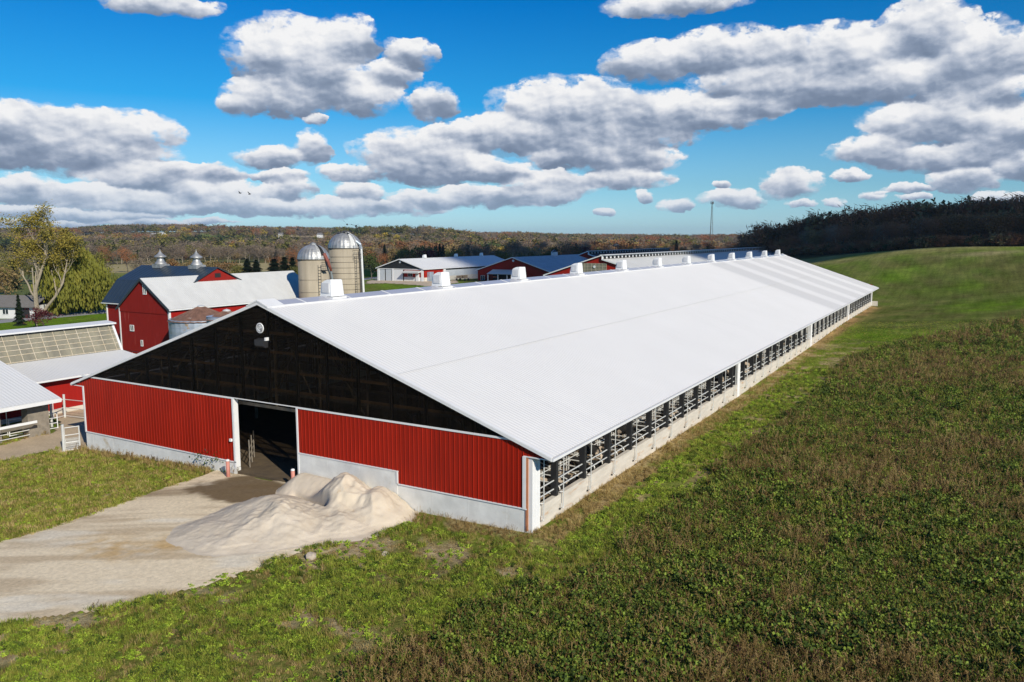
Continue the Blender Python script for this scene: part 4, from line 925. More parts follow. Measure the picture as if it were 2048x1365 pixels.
mb = MB(); P2, d2 = slope_y(-61.6, 6.35, -59.95, 6.2); mb.add([P2(u, v, w) for w in (.06, -.10) for u, v in ((ye0, 0), (ye1+.2, 0), (ye1+.2, d2), (ye0, d2))], [(3,2,1,0),(4,5,6,7),(0,1,5,4),(1,2,6,5),(2,3,7,6),(3,0,4,7)]); part('ridge_cap', mb, WHITE, fb)
mb = MB(); mb.beam(P(ye1, -.1, .03), P(ye1, d+.1, .03), .22, .16); part('end_trim', mb, WHITE, fb)
mb = MB(); mb.box(-60.5, -60.42, ye0, ye1-.1, 5.85, 6.15); part('vent_gap', mb, DARKIN, fb)
mb = MB(); mb.box(-52.42, -52.3, ye0, ye1, 2.38, 2.53); part('gutter', mb, WHITE, fb)

# open cattle shed at the left edge
sh = thing('cattle_shed', 'open-fronted cattle shed with a broad white metal roof at the left edge', 'shed')
P, d = slope_y(-60.0, 6.35, -45.0, 2.25); slab_roof('roof_slope', P, WHITEROOF, sh, -34, 1.75, 0, d, .3)
mb = MB(); mb.box(-45.06, -44.92, -34, 1.75, 1.93, 2.2); mb.prism([(-60, 6.3), (-45, 2.2), (-45, 2.0), (-60, 6.1)], 1.75, 1.82); part('fascia', mb, WHITE, sh)
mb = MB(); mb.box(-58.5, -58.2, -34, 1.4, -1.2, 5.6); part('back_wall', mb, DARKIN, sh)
for y in (-30, -25, -20, -15, -10, -5.2, -2.6):
    mb = MB(); mb.box(-46.4, -46.1, y-.14, y+.14, -1.3, 2.35); part('post', mb, OLDW, sh)
mb = MB(); mb.box(-47.0, -46.1, -.4, 1.3, -1.3, 2.45); part('end_panel', mb, OLDW, sh)
mb = MB(); mb.prism([(-46.1, .25), (-45.2, .75), (-45.12, .75), (-45.12, .55), (-46.1, .05)], -34, -.2); part('feed_bunk_board', mb, WHITE, sh)
mb = MB()
for z in (-.5, -.1, .3): mb.tube([(-46.0, -34, z), (-46.0, -.4, z)], .04, 5)
part('feed_rail', mb, GALV, sh)
for y in np.arange(-12, .2, 1.4):
    mb = MB(); mb.box(-50.2, -50.05, y, y+.5, -1.2, 2.6) if abs(y+3.6) < 1 else mb.tube([(-48.5, y, -1.2), (-48.5, y, 1.2)], .04, 5); part('stall_post', mb, WHITE if abs(y+3.6) < 1 else GALV, sh)

# pipe gates and fences
def gate(name, label, cat, p0, p1, zb, h, n, m=GALV, group='gates and pipe fences by the cattle shed', mesh_panel=False):
    (x0, y0), (x1, y1) = p0, p1; t = thing(name, label, cat, (x0, y0, 0), group); dx, dy = x1-x0, y1-y0; z0, z1 = Hs(x0, y0)+zb, Hs(x1, y1)+zb
    mb = MB()
    for k in range(n):
        f = k/(n-1)*h; mb.tube([(0, 0, z0+f), (dx, dy, z1+f)], .035, 5)
    part('rails', mb, m, t)
    for f in ((0, 1) if math.hypot(dx, dy) < 4 else (0, .5, 1)):
        mb = MB(); mb.tube([(dx*f, dy*f, z0+(z1-z0)*f-.05), (dx*f, dy*f, z0+(z1-z0)*f+h+.05)], .045, 6); part('upright', mb, m, t)
    if mesh_panel:
        mb = MB(); 
        for k in range(1, 18): f = k/18; mb.tube([(dx*f, dy*f, z0), (dx*f, dy*f, z0+h*.55)], .012, 4)
        for k in range(1, 6): mb.tube([(0, 0, z0+h*.55*k/6), (dx, dy, z1+h*.55*k/6)], .012, 4)
        part('wire_mesh', mb, m, t)
    return t
gate('pipe_gate', 'long white pipe gate lying open in front of the cattle shed', 'gate', spot(20, 876), spot(116, 859), .15, 1.3, 4, WHITE)
gate('pipe_gate', 'mesh-bottomed pipe gate between the grey post and the left barn corner', 'gate', spot(131, 903), (-39.3, -.3), .05, 1.75, 4, mesh_panel=True)
gate('pipe_fence', 'pipe fence running from the shed corner to the free-standing post', 'fence', spot(108, 842), spot(130, 836), .2, 1.5, 3)
gate('pipe_fence', 'pipe fence between the free-standing post and the barn', 'fence', spot(130, 836), (-39.4, 7.0), .2, 1.5, 3)
for (px, py, lab) in ((128, 905, 'leaning grey gate post at the end of the dirt lane'), (130, 836, 'galvanised fence post standing in the yard behind the barn corner'), (104, 856, 'white gate post at the corner of the cattle shed')):
    x, y = spot(px, py); z = Hs(x, y); t = put('gate_post', None, None); 
    mb = MB(); mb.tube([(0, 0, -.3), (0.05, 0, 2.1)], .10, 8); mb.lathe([(.11, 2.08), (.11, 2.14), (.02, 2.17)], c=(.05, 0, 0), n=8)
    bpy.data.objects.remove(t); t = put('gate_post', mb.mesh('gate_post', GALV)); t.location = (x, y, z); tag(t, lab, 'post')

# ------------------------------------------------------------------ barns beyond the silos
def long_barn(name, label, x0, x1, y0, y1, zg, ze, zr, roofm, gab, xr=None, ov=.6, wall=REDM, side=CURT, parent=None):
    t = thing(name, label, 'barn'); xr = xr if xr is not None else (x0+x1)/2
    mb = MB(); mb.prism([(x0, zg-1.5), (x1, zg-1.5), (x1, ze), (x1, ze), (xr, zr-.3), (x0, ze)][:3]+[(xr, zr-.3), (x0, ze)], y0+.3, y1-.3); part('core_wall', mb, DARKIN if gab == 'black' else wall, t)
    sl = (zr-ze)/(x1+ov-xr)
    mb = MB(); P = lambda u, v, w: (u, y0-w, v)
    zt_ = ze-.15
    if gab == 'black':
        mb.panel(x0+1, x1-1, .3, .03, lambda u: (zt_, max(zt_+.01, zr-.2-abs(u-xr)*(zr-ze)/(x1+ov-xr))), P); part('gable_sheet', mb, BLACKP, t)
    else:
        mb.panel(x0, x1, .3, .03, lambda u: (zg-.5, min(zr-.2, zr-.2-abs(u-xr)*(zr-ze)/(x1+ov-xr))), P); part('gable_sheet', mb, REDM, t)
    for s, xe in ((1, x1+ov), (-1, x0-ov)):
        P, d = slope_y(xr, zr, xe, ze-.05); slab_roof('roof_slope', P, roofm, t, y0-.5, y1+.5, 0, d, .6, .04, .15)
    mb = MB(); mb.prism([(xr, zr+.05), (x1+ov, ze), (x1+ov, ze-.28), (xr, zr-.25)], y0-.6, y0-.5); mb.prism([(xr, zr-.25), (x0-ov, ze-.28), (x0-ov, ze), (xr, zr+.05)], y0-.6, y0-.5); mb.box(x1+ov, x1+ov+.15, y0-.5, y1+.5, ze-.28, ze-.08)
    part('trim', mb, WHITE, t); return t
# milking barn with white doors
z5 = .35
b5 = long_barn('milking_barn', 'long white-roofed barn with black gable, two big white door bays and curtain side', -161.3, -141.7, 182, 243, z5, 4.55, 7.75, WHITEROOF, 'black')
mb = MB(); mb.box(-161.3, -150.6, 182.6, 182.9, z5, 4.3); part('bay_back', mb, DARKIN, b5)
def box_part(name, m, t, *b): mb = MB(); mb.box(*b); return part(name, mb, m, t)
box_part('door_frame', WHITE, b5, -161.4, -160.6, 181.8, 182.05, z5-.3, 4.45); box_part('door_frame', WHITE, b5, -155.0, -154.3, 181.8, 182.05, z5-.3, 4.45); box_part('door_frame', WHITE, b5, -142.4, -141.6, 181.7, 182.1, z5-.3, 4.5)
box_part('header_trim', WHITE, b5, -161.3, -141.7, 181.85, 182.0, 4.2, 4.42)
box_part('overhead_door', CURT, b5, -160.6, -158.3, 181.98, 182.1, z5-.2, 4.1); box_part('overhead_door', CURT, b5, -157.8, -155.4, 181.98, 182.1, z5-.2, 4.1); box_part('overhead_door', WHITE, b5, -154.2, -150.3, 181.9, 182.05, z5-.2, 4.1)
box_part('front_wall', REDM, b5, -149.8, -142.3, 181.9, 182.05, z5+1.3, 4.15); box_part('front_footing', CONC, b5, -149.8, -142.3, 181.88, 182.06, z5-.6, z5+1.3)
window(b5, -147.1, 181.88, z5+2.2, 1.9, 1.5); window(b5, -143.9+.1, 181.88, z5+1.25, 1.1, 2.5, sash=1, name='door')
box_part('door', WHITE, b5, -144.6, -143.3, 181.6, 181.86, z5-.2, z5+2.3)
o = box_part('porch_roof', WHITEROOF, b5, -149.2, -142.5, 180.2, 181.9, 3.35, 3.5)
mb = MB(); mb.prism([(180.0, 3.2), (181.9, 3.9), (181.9, 3.45), (180.0, 3.05)], -149.4, -142.4, 'x'); part('porch_roof', mb, ROOF2, b5)
box_part('side_wall', REDM, b5, -141.75, -141.62, 182.4, 193.5, z5+1.2, 4.3); box_part('side_footing', CONCS, b5, -141.8, -141.6, 182.4, 243, z5-.8, z5+1.2)
box_part('side_post', WHITE, b5, -141.7, -141.3, 193.5, 194.8, z5-.5, 4.4); box_part('side_post', WHITE, b5, -141.7, -141.3, 240.5, 242.8, z5-.5, 4.4)
window(b5, -141.6, 190.8, z5+2.0, 1.6, 1.5, face='+x')
box_part('milk_tank', BINM, b5, -141.5, -140.4, 184.0, 186.2, z5-.1, z5+3.1); box_part('milk_tank', BINM, b5, -141.5, -140.6, 188.2, 189.8, z5, z5+1.6)
mb = MB(); mb.panel(195, 240.4, 5.0, .05, lambda u: (z5+1.2, 3.7), lambda u, v, w: (-141.6-w, u, v), rib=.04); part('side_curtain', mb, CURT, b5)
box_part('curtain_gap', DARKIN, b5, -141.72, -141.58, 195, 240.4, 3.7, 4.15)
em5 = MB(); em5.lathe([(0, 0), (.42, 0), (.42, .04), (0, .04)], n=20); o = part('emblem', em5, WHITE, b5); o.location = (-151.4, 181.9, 6.75); o.rotation_euler = (R(90), 0, 0)
for y in (196, 216, 234): put('roof_cowl', cme, b5, (-151.4, y, 7.8))
# equipment standing in front of the curtain side
x, y = spot(925, 562); z = Hs(x, y)
tr = thing('farm_wagon', 'small flat farm wagon with pale bales beside the curtain-sided barn', 'wagon', (x, y, z))
mb = MB(); mb.box(-2.6, 2.6, -1.1, 1.1, .9, 1.05); part('deck', mb, OLDW, tr); 
for sx in (-1.7, 1.7):
    for sy in (-1, 1): mb = MB(); mb.tube([(sx, sy, .42), (sx, sy*1.2, .42)], .42, 12); part('wheel', mb, BLACKM, tr)
for sx in (-1.6, -.3, 1.2): box_part('bale', SANDB, tr, sx-.5, sx+.5, -.7, .7, 1.05, 1.05+random.uniform(.7, 1.2))
# red shop barn with open porch
b6 = long_barn('shop_barn', 'dark red shop barn with grey metal roof and open lean-to porch', -131.3, -102.9, 200, 262, .3, 3.75, 8.4, ROOFG, 'red', ov=.6)
em6 = MB(); em6.lathe([(0, 0), (.42, 0), (.42, .04), (0, .04)], n=20); o = part('emblem', em6, WHITE, b6); o.location = (-116.9, 199.93, 7.2); o.rotation_euler = (R(90), 0, 0)
window(b6, -129.2, 199.9, 1.1, 1.6, 1.7)
mb = MB(); P, d = slope_x(199.9, 4.1, 195.6, 2.75); slab_roof('porch_roof', P, ROOF2, b6, -125.0, -113.0, 0, d, .5)
for x in (-124.6, -120.6, -117.0): box_part('porch_post', WHITE, b6, x-.12, x+.12, 195.8, 196.05, -.5, 2.75)
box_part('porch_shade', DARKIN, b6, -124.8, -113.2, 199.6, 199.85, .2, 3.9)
box_part('stored_machine', ORANGE, b6, -123.6, -122.2, 197.5, 198.6, 1.4, 1.85)
mb = MB(); mb.box(-.9, .9, -.9, .9, 8.2, 9.7); o = part('cupola', mb, CURT, b6); o.location = (-117.1, 231, 0)
mb = MB(); mb.lathe([(1.45, 9.7), (.05, 10.6)], n=4); part('cupola_roof', mb, DARKROOF, o)
b6b = long_barn('link_barn', 'lower grey-roofed wing joined between the shop barn and the red freestall', -112, -86, 262.6, 300, .3, 3.6, 7.3, ROOFG, 'red')
# older freestall barns with raised vented ridge
def vent_barn(name, label, x0, xr, x1, y0, y1, zg, ze, zr, rm, fasc):
    t = thing(name, label, 'barn'); zr2 = zr-1.15
    mb = MB(); mb.prism([(x0, zg-1), (x1, zg-1), (x1, ze), (xr+.3, zr2-.3), (xr, zr-.3), (x0, ze)], y0+.3, y1-.2); part('core_wall', mb, DARKIN, t)
    mb = MB(); P = lambda u, v, w: (u, y0-w, v); sl = (zr-ze)/(xr-x0)
    mb.panel(x0, x1, .3, .03, lambda u: (zg-.5, (zr-.2-(xr-u)*(zr-ze)/(xr-x0) if u < xr else zr2-.2-(u-xr)*(zr2-ze)/(x1-xr))), P); part('gable_sheet', mb, REDM, t)
    P, d = slope_y(xr, zr, x0-.8, ze-.2); slab_roof('roof_slope', P, rm, t, y0-.5, y1+.3, 0, d, .6, .04, .15)
    P, d = slope_y(xr, zr2, x1+.8, ze-.2); slab_roof('roof_slope', P, rm, t, y0-.5, y1+.3, 0, d, .6, .04, .15)
    mb = MB(); mb.box(xr-.6, xr+1.0, y0-.5, y1+.3, zr-.05, zr+.08); mb.box(xr+.02, xr+.12, y0-.5, y1, zr-.32, zr-.05); mb.box(xr+.05, xr+.15, y0-.5, y1, zr2, zr2+.22); 
    for y in np.arange(y0-.5, y1, 2.9): mb.box(xr+.03, xr+.2, y, y+.9, zr2, zr)
    part('ridge_louvre', mb, fasc, t)
    mb = MB(); mb.prism([(xr, zr+.06), (xr, zr-.25), (x0-.8, ze-.45), (x0-.8, ze-.12)], y0-.6, y0-.5); mb.prism([(xr, zr-.2), (xr+.25, zr-.2), (xr+.25, zr2+.05), (x1+.8, ze-.15), (x1+.8, ze-.4), (xr, zr2-.25)], y0-.6, y0-.5); part('trim', mb, WHITE, t)
    return t
b7 = vent_barn('vented_barn', 'long red-gabled freestall with a white louvred ridge and yellowed panel in the gable', -91.0, -73.0, -55.5, 175, 402, 0, 4.2, 10.15, ROOF2, WHITE)
mb = MB(); mb.panel(-79.8, -71.6, .4, .04, lambda u: (3.2, 7.75), lambda u, v, w: (u, 174.93-w, v), rib=.3); o = part('gable_panel', mb, FIBRE, b7)
mb = MB()
for x in np.arange(-79.8, -71.5, 1.17): mb.box(x-.04, x+.04, 174.83, 174.88, 3.2, 7.75)
for z in np.arange(3.2, 7.8, .9): mb.box(-79.8, -71.6, 174.82, 174.87, z-.03, z+.03)
part('panel_bars', mb, LINE, o)
mb = MB(); mb.lathe([(0, 0), (.38, 0), (.38, .04), (0, .04)], n=20); o = part('emblem', mb, WHITE, b7); o.location = (-75.3, 174.75, 6.75); o.rotation_euler = (R(90), 0, 0)
b8 = vent_barn('vented_barn', 'dark vented freestall behind the first, in cloud shadow', -127, -111.8, -96, 250, 345, 0, 4.1, 9.75, DARKROOF, ROOFG)

# ------------------------------------------------------------------ house, pole, mast, far silo and farms
x, y = spot(22, 634); z = Hs(x, y)
hs_ = thing('house', 'low grey-roofed house half hidden by a dark spruce at the left edge', 'house', (x, y, z), rotz=R(25))
mb = MB(); mb.box(-8, 8, -4, 4, -1, 2.7); part('wall', mb, SIDING, hs_)
for s in (1, -1):
    P, d = slope_x(0, 4.6, s*-4.8, 2.5); mb = MB(); mb.add([P(u, v, w) for w in (.05, -.12) for u, v in ((-8.7, 0), (8.7, 0), (8.7, d), (-8.7, d))], [(3,2,1,0),(4,5,6,7),(0,1,5,4),(1,2,6,5),(2,3,7,6),(3,0,4,7)]); part('roof', mb, SHING, hs_)
window(hs_, -3.5, -4.03, 1.5, 2.2, 1.2); window(hs_, 2.0, -4.03, 1.5, 1.4, 1.2)
box_part('garage_opening', DARKIN, hs_, 4.2, 7.3, -4.1, -3.9, 0, 2.3)
x, y = -128.5, 20.0; z = Hs(x, y)
hr = thing('roadside_shed', 'brown-shingled low roof showing behind the white-capped barn ridge', 'shed', (x, y, z))
mb = MB(); mb.box(-4, 4, -6, 6, -.5, 2.2); part('wall', mb, SIDING, hr)
mb = MB(); mb.prism([(-4.6, 2.0), (0, 4.0), (4.6, 2.0), (4.6, 1.85), (0, 3.8), (-4.6, 1.85)], -6.5, 6.5); part('roof', mb, BROWNSH, hr)
x, y = spot(74, 657); z = Hs(x, y)
up = thing('utility_pole', 'tall wooden utility pole beside the maroon shrub near the road', 'utility pole', (x, y, z))
mb = MB(); mb.tube([(0, 0, -1), (0, 0, 11)], [.17, .11], 8); part('pole', mb, BARK, up)
mb = MB(); mb.beam((-1.1, 0, 10.3), (1.1, 0, 10.3), .1, .12); part('crossarm', mb, OLDW, up)
# lattice mast
d0 = 620; q = ray(1422, 476); x, y = away(1422, d0); z = Hs(x, y); top = CAMP[2]+(477-411)/FPX*d0*math.hypot(q[0], q[1])**-1*1.03
ms = thing('radio_mast', 'slim lattice radio mast with antennas on top rising over the far trees', 'mast', (x, y, z)); h = top-z
mb = MB(); w0, w1 = 1.9, .35
leg = lambda k, f: Vector((math.cos(2.1*k+.4), math.sin(2.1*k+.4), 0))*(w0*(1-f)+w1*f)+Vector((0, 0, h*f))
for k in range(3): mb.tube([leg(k, 0), leg(k, 1)], .13, 4)
for j in range(16):
    for k in range(3): mb.tube([leg(k, j/16), leg((k+1) % 3, (j+1)/16)], .05, 3); mb.tube([leg(k, j/16), leg((k+1) % 3, j/16)], .04, 3)
part('lattice', mb, BARKD, ms)
mb = MB(); mb.tube([(0, 0, h-.5), (0, 0, h+1.4)], .08, 4)
for k in range(6): mb.box(math.cos(k)*1.0-.15, math.cos(k)*1.0+.15, math.sin(k)*1.0-.1, math.sin(k)*1.0+.1, h-1.6, h+.4)
mb.beam((-1.2, 0, h-.9), (1.2, 0, h-.9), .12); mb.beam((0, -1.2, h-.9), (0, 1.2, h-.9), .12)
part('antennas', mb, BARKD, ms)
x, y = away(1232, 760); z = Hs(x, y)
fs_ = thing('silo', 'distant dark silo with domed top among the far trees', 'silo', (x, y, z))
mb = MB(); mb.lathe([(3.3, 0), (3.3, 12.5), (2.8, 14), (1.7, 15), (.2, 15.5)], n=16); part('silo_wall', mb, mat('blue_steel', (.06, .08, .10), .5), fs_, True)
x, y = away(1215, 775); z = Hs(x, y); fa = thing('far_barn', 'small dark barn beside the distant silo', 'barn', (x, y, z))
mb = MB(); mb.box(-8, 8, -5, 5, -1, 10); part('wall', mb, BARKD, fa); mb = MB(); mb.prism([(-8.5, 10), (0, 14.5), (8.5, 10)], -5.5, 5.5); part('roof', mb, SHING, fa)
FARH = [(310, 473.5, 1450, 16, 'white farmhouse on the wooded hillside beyond the gambrel roof'), (324, 471.5, 1480, 12, 'small white shed just right of the hillside farmhouse'), (640, 472, 1500, 9, 'white house high on the hillside left of the tall silo'),
        (562, 471.5, 1600, 8, 'tiny pale house near the crest left of the shorter silo'), (893, 512, 0, 0, ''), (1010, 488, 1500, 14, 'long white farm shed in the middle distance above the shop barn'), (1090, 486, 1700, 12, 'white farm building right of the distant tan fields'),
        (1412, 482, 1500, 9, 'white house just left of the radio mast'), (1388, 484, 1450, 7, 'small white shed on the far green patch left of the mast'), (1520, 477, 1900, 8, 'pale barn at the foot of the far right hills')]
FARXY = []
for px, py, dd, w, lab in FARH:
    if not dd: continue
    x, y = spot(px, py+4.5); z = Hs(x, y); FARXY.append((x, y))
    t = thing('farmhouse', lab, 'house', (x, y, z), rotz=R(random.uniform(0, 60)))
    mb = MB(); mb.box(-w/2, w/2, -4, 4, -8, 6.5); part('wall', mb, WHITE, t)
    mb = MB(); mb.prism([(-4.6, 6.3), (0, 9.5), (4.6, 6.3)], -w/2-.5, w/2+.5, 'x'); part('roof', mb, SHING if w < 12 else ROOF2, t)

# birds: pigeons on the silo dome and a few in the air
def bird_mesh(fly):
    mb = MB()
    mb.tube([(-.22, 0, 0), (-.1, 0, .02), (.05, 0, .03), (.16, 0, .05), (.22, 0, .06)], [.02, .07, .085, .05, .015], 6)
    if fly: mb.add([(-.05, 0, .06), (.1, 0, .06), (.05, .42, .22), (-.08, .42, .2), (.05, -.42, .22), (-.08, -.42, .2)], [(0, 1, 2, 3), (1, 0, 5, 4)])
    else: mb.tube([(0, .02, -.02), (0, .02, -.14)], .012, 3); mb.tube([(.16, 0, .05), (.19, 0, .14)], [.04, .045], 5)
    return mb.mesh('bird', BIRD, True)
bf, bs = bird_mesh(True), bird_mesh(False)
for px, py, dd, lab in ((480, 387, 190, 'dark bird gliding in front of the low clouds, left of a pair'), (499, 389, 185, 'dark bird with raised wings, right of the pair before the clouds'), (694, 450, 118, 'bird flying just above the tall silo dome'), (712, 453, 118, 'bird fluttering down to the right of the silo dome'), (596, 460, 150, 'bird crossing the pale sky left of the silos')):
    P_ = CAMP+ray(px, py)*dd; o = put('bird', bf, None, tuple(P_)); o.rotation_euler = (random.uniform(-.4, .4), 0, random.uniform(0, 6)); o.scale = (1.7,)*3; tag(o, lab, 'bird')
for k in range(18):
    a = random.uniform(0, 6.28); rr = random.uniform(.1, 1.35); x, y = -76.9+rr*math.cos(a), 71.8+rr*math.sin(a)
    o = put('pigeon', bs, None, (x, y, 13.38+2.75*math.sqrt(max(0, 1-(rr/2.9)**2))+.16)); o.rotation_euler = (0, 0, random.uniform(0, 6)); o.scale = (1.35,)*3; tag(o, 'pigeon perched in the flock on top of the taller silo', 'bird', 'pigeons on the silo dome')
HAZE = 6.5e-5

# ------------------------------------------------------------------ trees
def rot_quads(c, size, r, asp=1.0, up=.0):
    """leaf sprays: small randomly turned quads at the points c"""
    n = len(c); a = r.normal(size=(n, 3)); a[:, 2] *= (1-up); a /= np.linalg.norm(a, axis=1, keepdims=True)+1e-9
    b = np.cross(a, r.normal(size=(n, 3))); b /= np.linalg.norm(b, axis=1, keepdims=True)+1e-9
    s = size*r.uniform(.6, 1.4, (n, 1)); A = a*s*.5; B = b*s*.5*asp
    v = np.stack([c-A-B*.3, c-B, c+A+B*.3, c+B], 1).reshape(-1, 3); return v
def grow(r, h, trunk_r, levels, spread, mb, nside=5, first=.28, nb=(7, 4, 3), up=.35, seg=3, ratio=.55, lean=0):
    """recursive limbs; returns tip points with their heights"""
    tips = []
    def limb(p, d, ln, rad, lv):
        pts = [p]; rr = [rad]; q = p; dd = d
        for i in range(seg):
            dd = (dd+Vector(r.normal(size=3)*.16)+Vector((0, 0, up*.25))).normalized(); q = q+dd*ln/seg; pts.append(q); rr.append(rad*(1-.75*(i+1)/seg))
        mb.tube(pts, rr, max(3, nside-lv), False)
        if lv >= levels: tips.append(q); tips.append(pts[-2]); return
        for k in range(nb[min(lv, len(nb)-1)]):
            t = (first if lv == 0 else .35)+(1-(first if lv == 0 else .35))*(k+r.uniform(.2, .8))/nb[min(lv, len(nb)-1)]
            i = min(int(t*seg), seg-1); base = pts[i].lerp(pts[i+1], t*seg-i); a = r.uniform(0, 6.28)
            out = Vector((math.cos(a), math.sin(a), 0)); nd = (out*spread+dd*(1-spread)+Vector((0, 0, up*.5))).normalized()
            limb(base, nd, ln*ratio*(1.15-.45*t)*r.uniform(.8, 1.2), max(.012, rad*(1-.7*t)*.55), lv+1)
        tips.append(q)
    limb(Vector((0, 0, -.3)), Vector((lean, 0, 1)).normalized(), h, trunk_r, 0)
    return np.array([tuple(t) for t in tips])
def tree_proto(kind, seed, h=14, quads=900, leaf=.5, crown=None, lv=2):
    r = np.random.default_rng(seed); mb = MB()
    bare = kind == 'bare'
    tips = grow(r, h*(.74 if not bare else .82), h*.022, lv, .62, mb, nb=(8, 4, 3), first=.25)
    k = quads//len(tips)+1; sp = h*.085
    c = np.repeat(tips, k, 0)+r.normal(size=(len(tips)*k, 3))*np.array([sp, sp, sp*.8])
    c = c[c[:, 2] > h*.12][:quads*2]
    if bare: v = rot_quads(c, leaf*2.2, r, .10)
    else: v = rot_quads(c, leaf, r, .8)
    f = np.arange(len(v)).reshape(-1, 4)
    return mb, v, f
def conifer_proto(seed, h=12, quads=900, rad=.24):
    r = np.random.default_rng(seed); mb = MB(); mb.tube([(0, 0, -.3), (0, 0, h*.95)], [h*.018, .02], 5)
    t = r.uniform(0, 1, quads)**.75; z = h*(1-t)*.95+h*.04; R_ = rad*h*t*(.72+.28*np.sin(t*46)); a = r.uniform(0, 6.28, quads); rr = R_*np.sqrt(r.uniform(.25, 1, quads))
    c = np.stack([rr*np.cos(a), rr*np.sin(a), z-.15*rr], -1); out = np.stack([np.cos(a), np.sin(a), np.full(quads, -.35)], -1)
    tan = np.stack([-np.sin(a), np.cos(a), r.normal(size=quads)*.3], -1); s = (.05*h*r.uniform(.5, 1.2, quads))[:, None]
    v = np.stack([c-out*s, c+tan*s*.45, c+out*s, c-tan*s*.45], 1).reshape(-1, 3)
    return mb, v, np.arange(len(v)).reshape(-1, 4)
def willow_proto(seed, h=16, quads=7000):
    r = np.random.default_rng(seed); mb = MB(); tips = grow(r, h*.62, .5, 2, .7, mb, nb=(8, 5, 4), first=.2, up=.45)
    n = quads//14; tips = tips[r.permutation(len(tips))[:75]]; src = tips[r.integers(0, len(tips), n)]*np.array([1.12, 1.12, 1])+r.normal(size=(n, 3))*np.array([.75, .75, .6]); vs = []
    for i in range(14):
        dz = i*.42*r.uniform(.7, 1.2, n); o = np.stack([.12*i*src[:, 0]/h, .12*i*src[:, 1]/h, -dz], -1); p = src+o+r.normal(size=(n, 3))*.12; p = p[p[:, 2] > .6]
        m_ = len(p); w = r.uniform(.10, .2, m_); a = r.uniform(0, 6.28, m_); A = np.stack([np.cos(a)*w, np.sin(a)*w, 0*w], -1); B = np.zeros((m_, 3)); B[:, 2] = .5*r.uniform(.7, 1.3, m_)
        vs.append(np.stack([p-A, p-B, p+A, p+B], 1).reshape(-1, 3))
    v = np.concatenate(vs); return mb, v, np.arange(len(v)).reshape(-1, 4)
TREES = {}
def proto_mesh(key, kind_fn, leafm, barkm):
    mb, v, f = kind_fn
    t = mb.mesh('trunk', barkm, True); c = np_mesh('crown', v, f, leafm)
    TREES.setdefault(key, []).append((t, c)); return t, c
for s in range(3):
    proto_mesh('bare', tree_proto('bare', 10+s, 14, 1500, .62), L_TWIG, BARK); proto_mesh('darkbare', tree_proto('bare', 20+s, 16, 1700, .6), L_TWIGD, BARKD)
for key, lm, sd in (('olive', L_OLIVE, 30), ('rust', L_RUST, 40), ('yellow', L_YELL, 50), ('tan', L_TAN, 60), ('green', L_GRN, 70), ('maroon', L_MAR, 80)):
    for s in range(2): proto_mesh(key, tree_proto('leaf', sd+s, 13, 1500, .60), lm, BARKD)
for s in range(2): proto_mesh('conifer', conifer_proto(90+s, 12, 1500), L_CON, BARKD)
PH = {'bare': 14, 'darkbare': 16, 'conifer': 12}
ACT = {}
for key, lst in TREES.items():        # real height of each prototype
    ACT[key] = [max(v.co.z for v in c.vertices) for t, c in lst]
def tree(key, x, y, h, name, label, group, wide=1.0):
    i = random.randrange(len(TREES[key])); t, c = TREES[key][i]; s = h/ACT[key][i]; z = Hs(x, y)
    o = thing(name, label, 'tree', (x, y, z-.1), group, random.uniform(0, 6.28)); o.scale = (s*wide*random.uniform(.9, 1.1), s*wide*random.uniform(.9, 1.1), s)
    put('trunk', t, o); put('crown', c, o); return o
def tree_px(key, px, top, dist, name, label, group=None, wide=1.0, bury=0):
    x, y = away(px, dist); q = ray(px, top); t = dist/math.hypot(q[0], q[1]); zt = CAMP[2]+q[2]*t
    h = max(3.0, zt-Hs(x, y)); return tree(key, x, y, h, name, label, group, wide*min(1.5, max(.7, 12/h)) if h > 12 else wide)
DESC = {'bare': 'leafless grey-brown', 'darkbare': 'dark leafless', 'olive': 'olive-green', 'rust': 'rust-brown', 'yellow': 'yellow autumn', 'tan': 'pale tan-leaved', 'green': 'dark green', 'maroon': 'maroon-leaved', 'conifer': 'dark conical'}
KN = {'conifer': 'spruce_tree', 'bare': 'bare_tree', 'darkbare': 'bare_tree'}
# landmark trees, nearest first
x, y = spot(80, 636); r_ = np.random.default_rng(5)
o = thing('cottonwood_tree', 'tall half-bare cottonwood with pale forked trunk and yellowing top leaves at left', 'tree', (x, y, Hs(x, y)))
mb = MB(); tipsA = grow(np.random.default_rng(101), 25, .55, 3, .42, mb, nside=8, first=.22, nb=(9, 4, 3), up=.75, seg=5, ratio=.50)
q = MB(); tipsB = grow(np.random.default_rng(107), 21, .42, 3, .42, q, nside=7, first=.3, nb=(7, 4, 3), up=.75, seg=5, ratio=.48, lean=.38)
mb.add(q.v, q.f); part('trunk', mb, BARK, o, True)
tp = np.concatenate([tipsA, tipsB]); tp = tp[(tp[:, 2] > 11) | (r_.uniform(size=len(tp)) < .3)]
o.scale = (.98, .98, .66); o.rotation_euler = (0, 0, 1.05)
c = np.repeat(tp, 30, 0)+r_.normal(size=(len(tp)*30, 3))*.75; keep = r_.uniform(size=len(c)) < np.clip((c[:, 2]-5)/15, .12, 1)
v = rot_quads(c[keep], .36, r_, .8); LC = leaf_mat('cottonwood_leaves', [(.13, .12, .025), (.26, .22, .04), (.42, .31, .06)]); put('crown', np_mesh('crown', v, np.arange(len(v)).reshape(-1, 4), LC), o)
x, y = spot(2, 640); o2 = thing('cottonwood_tree', 'thin-leaved yellowing cottonwood cut by the left frame edge', 'tree', (x-6, y-4, Hs(x, y)), rotz=2.1)
for ch in o.children: c2 = ch.copy(); COL.objects.link(c2); c2.parent = o2
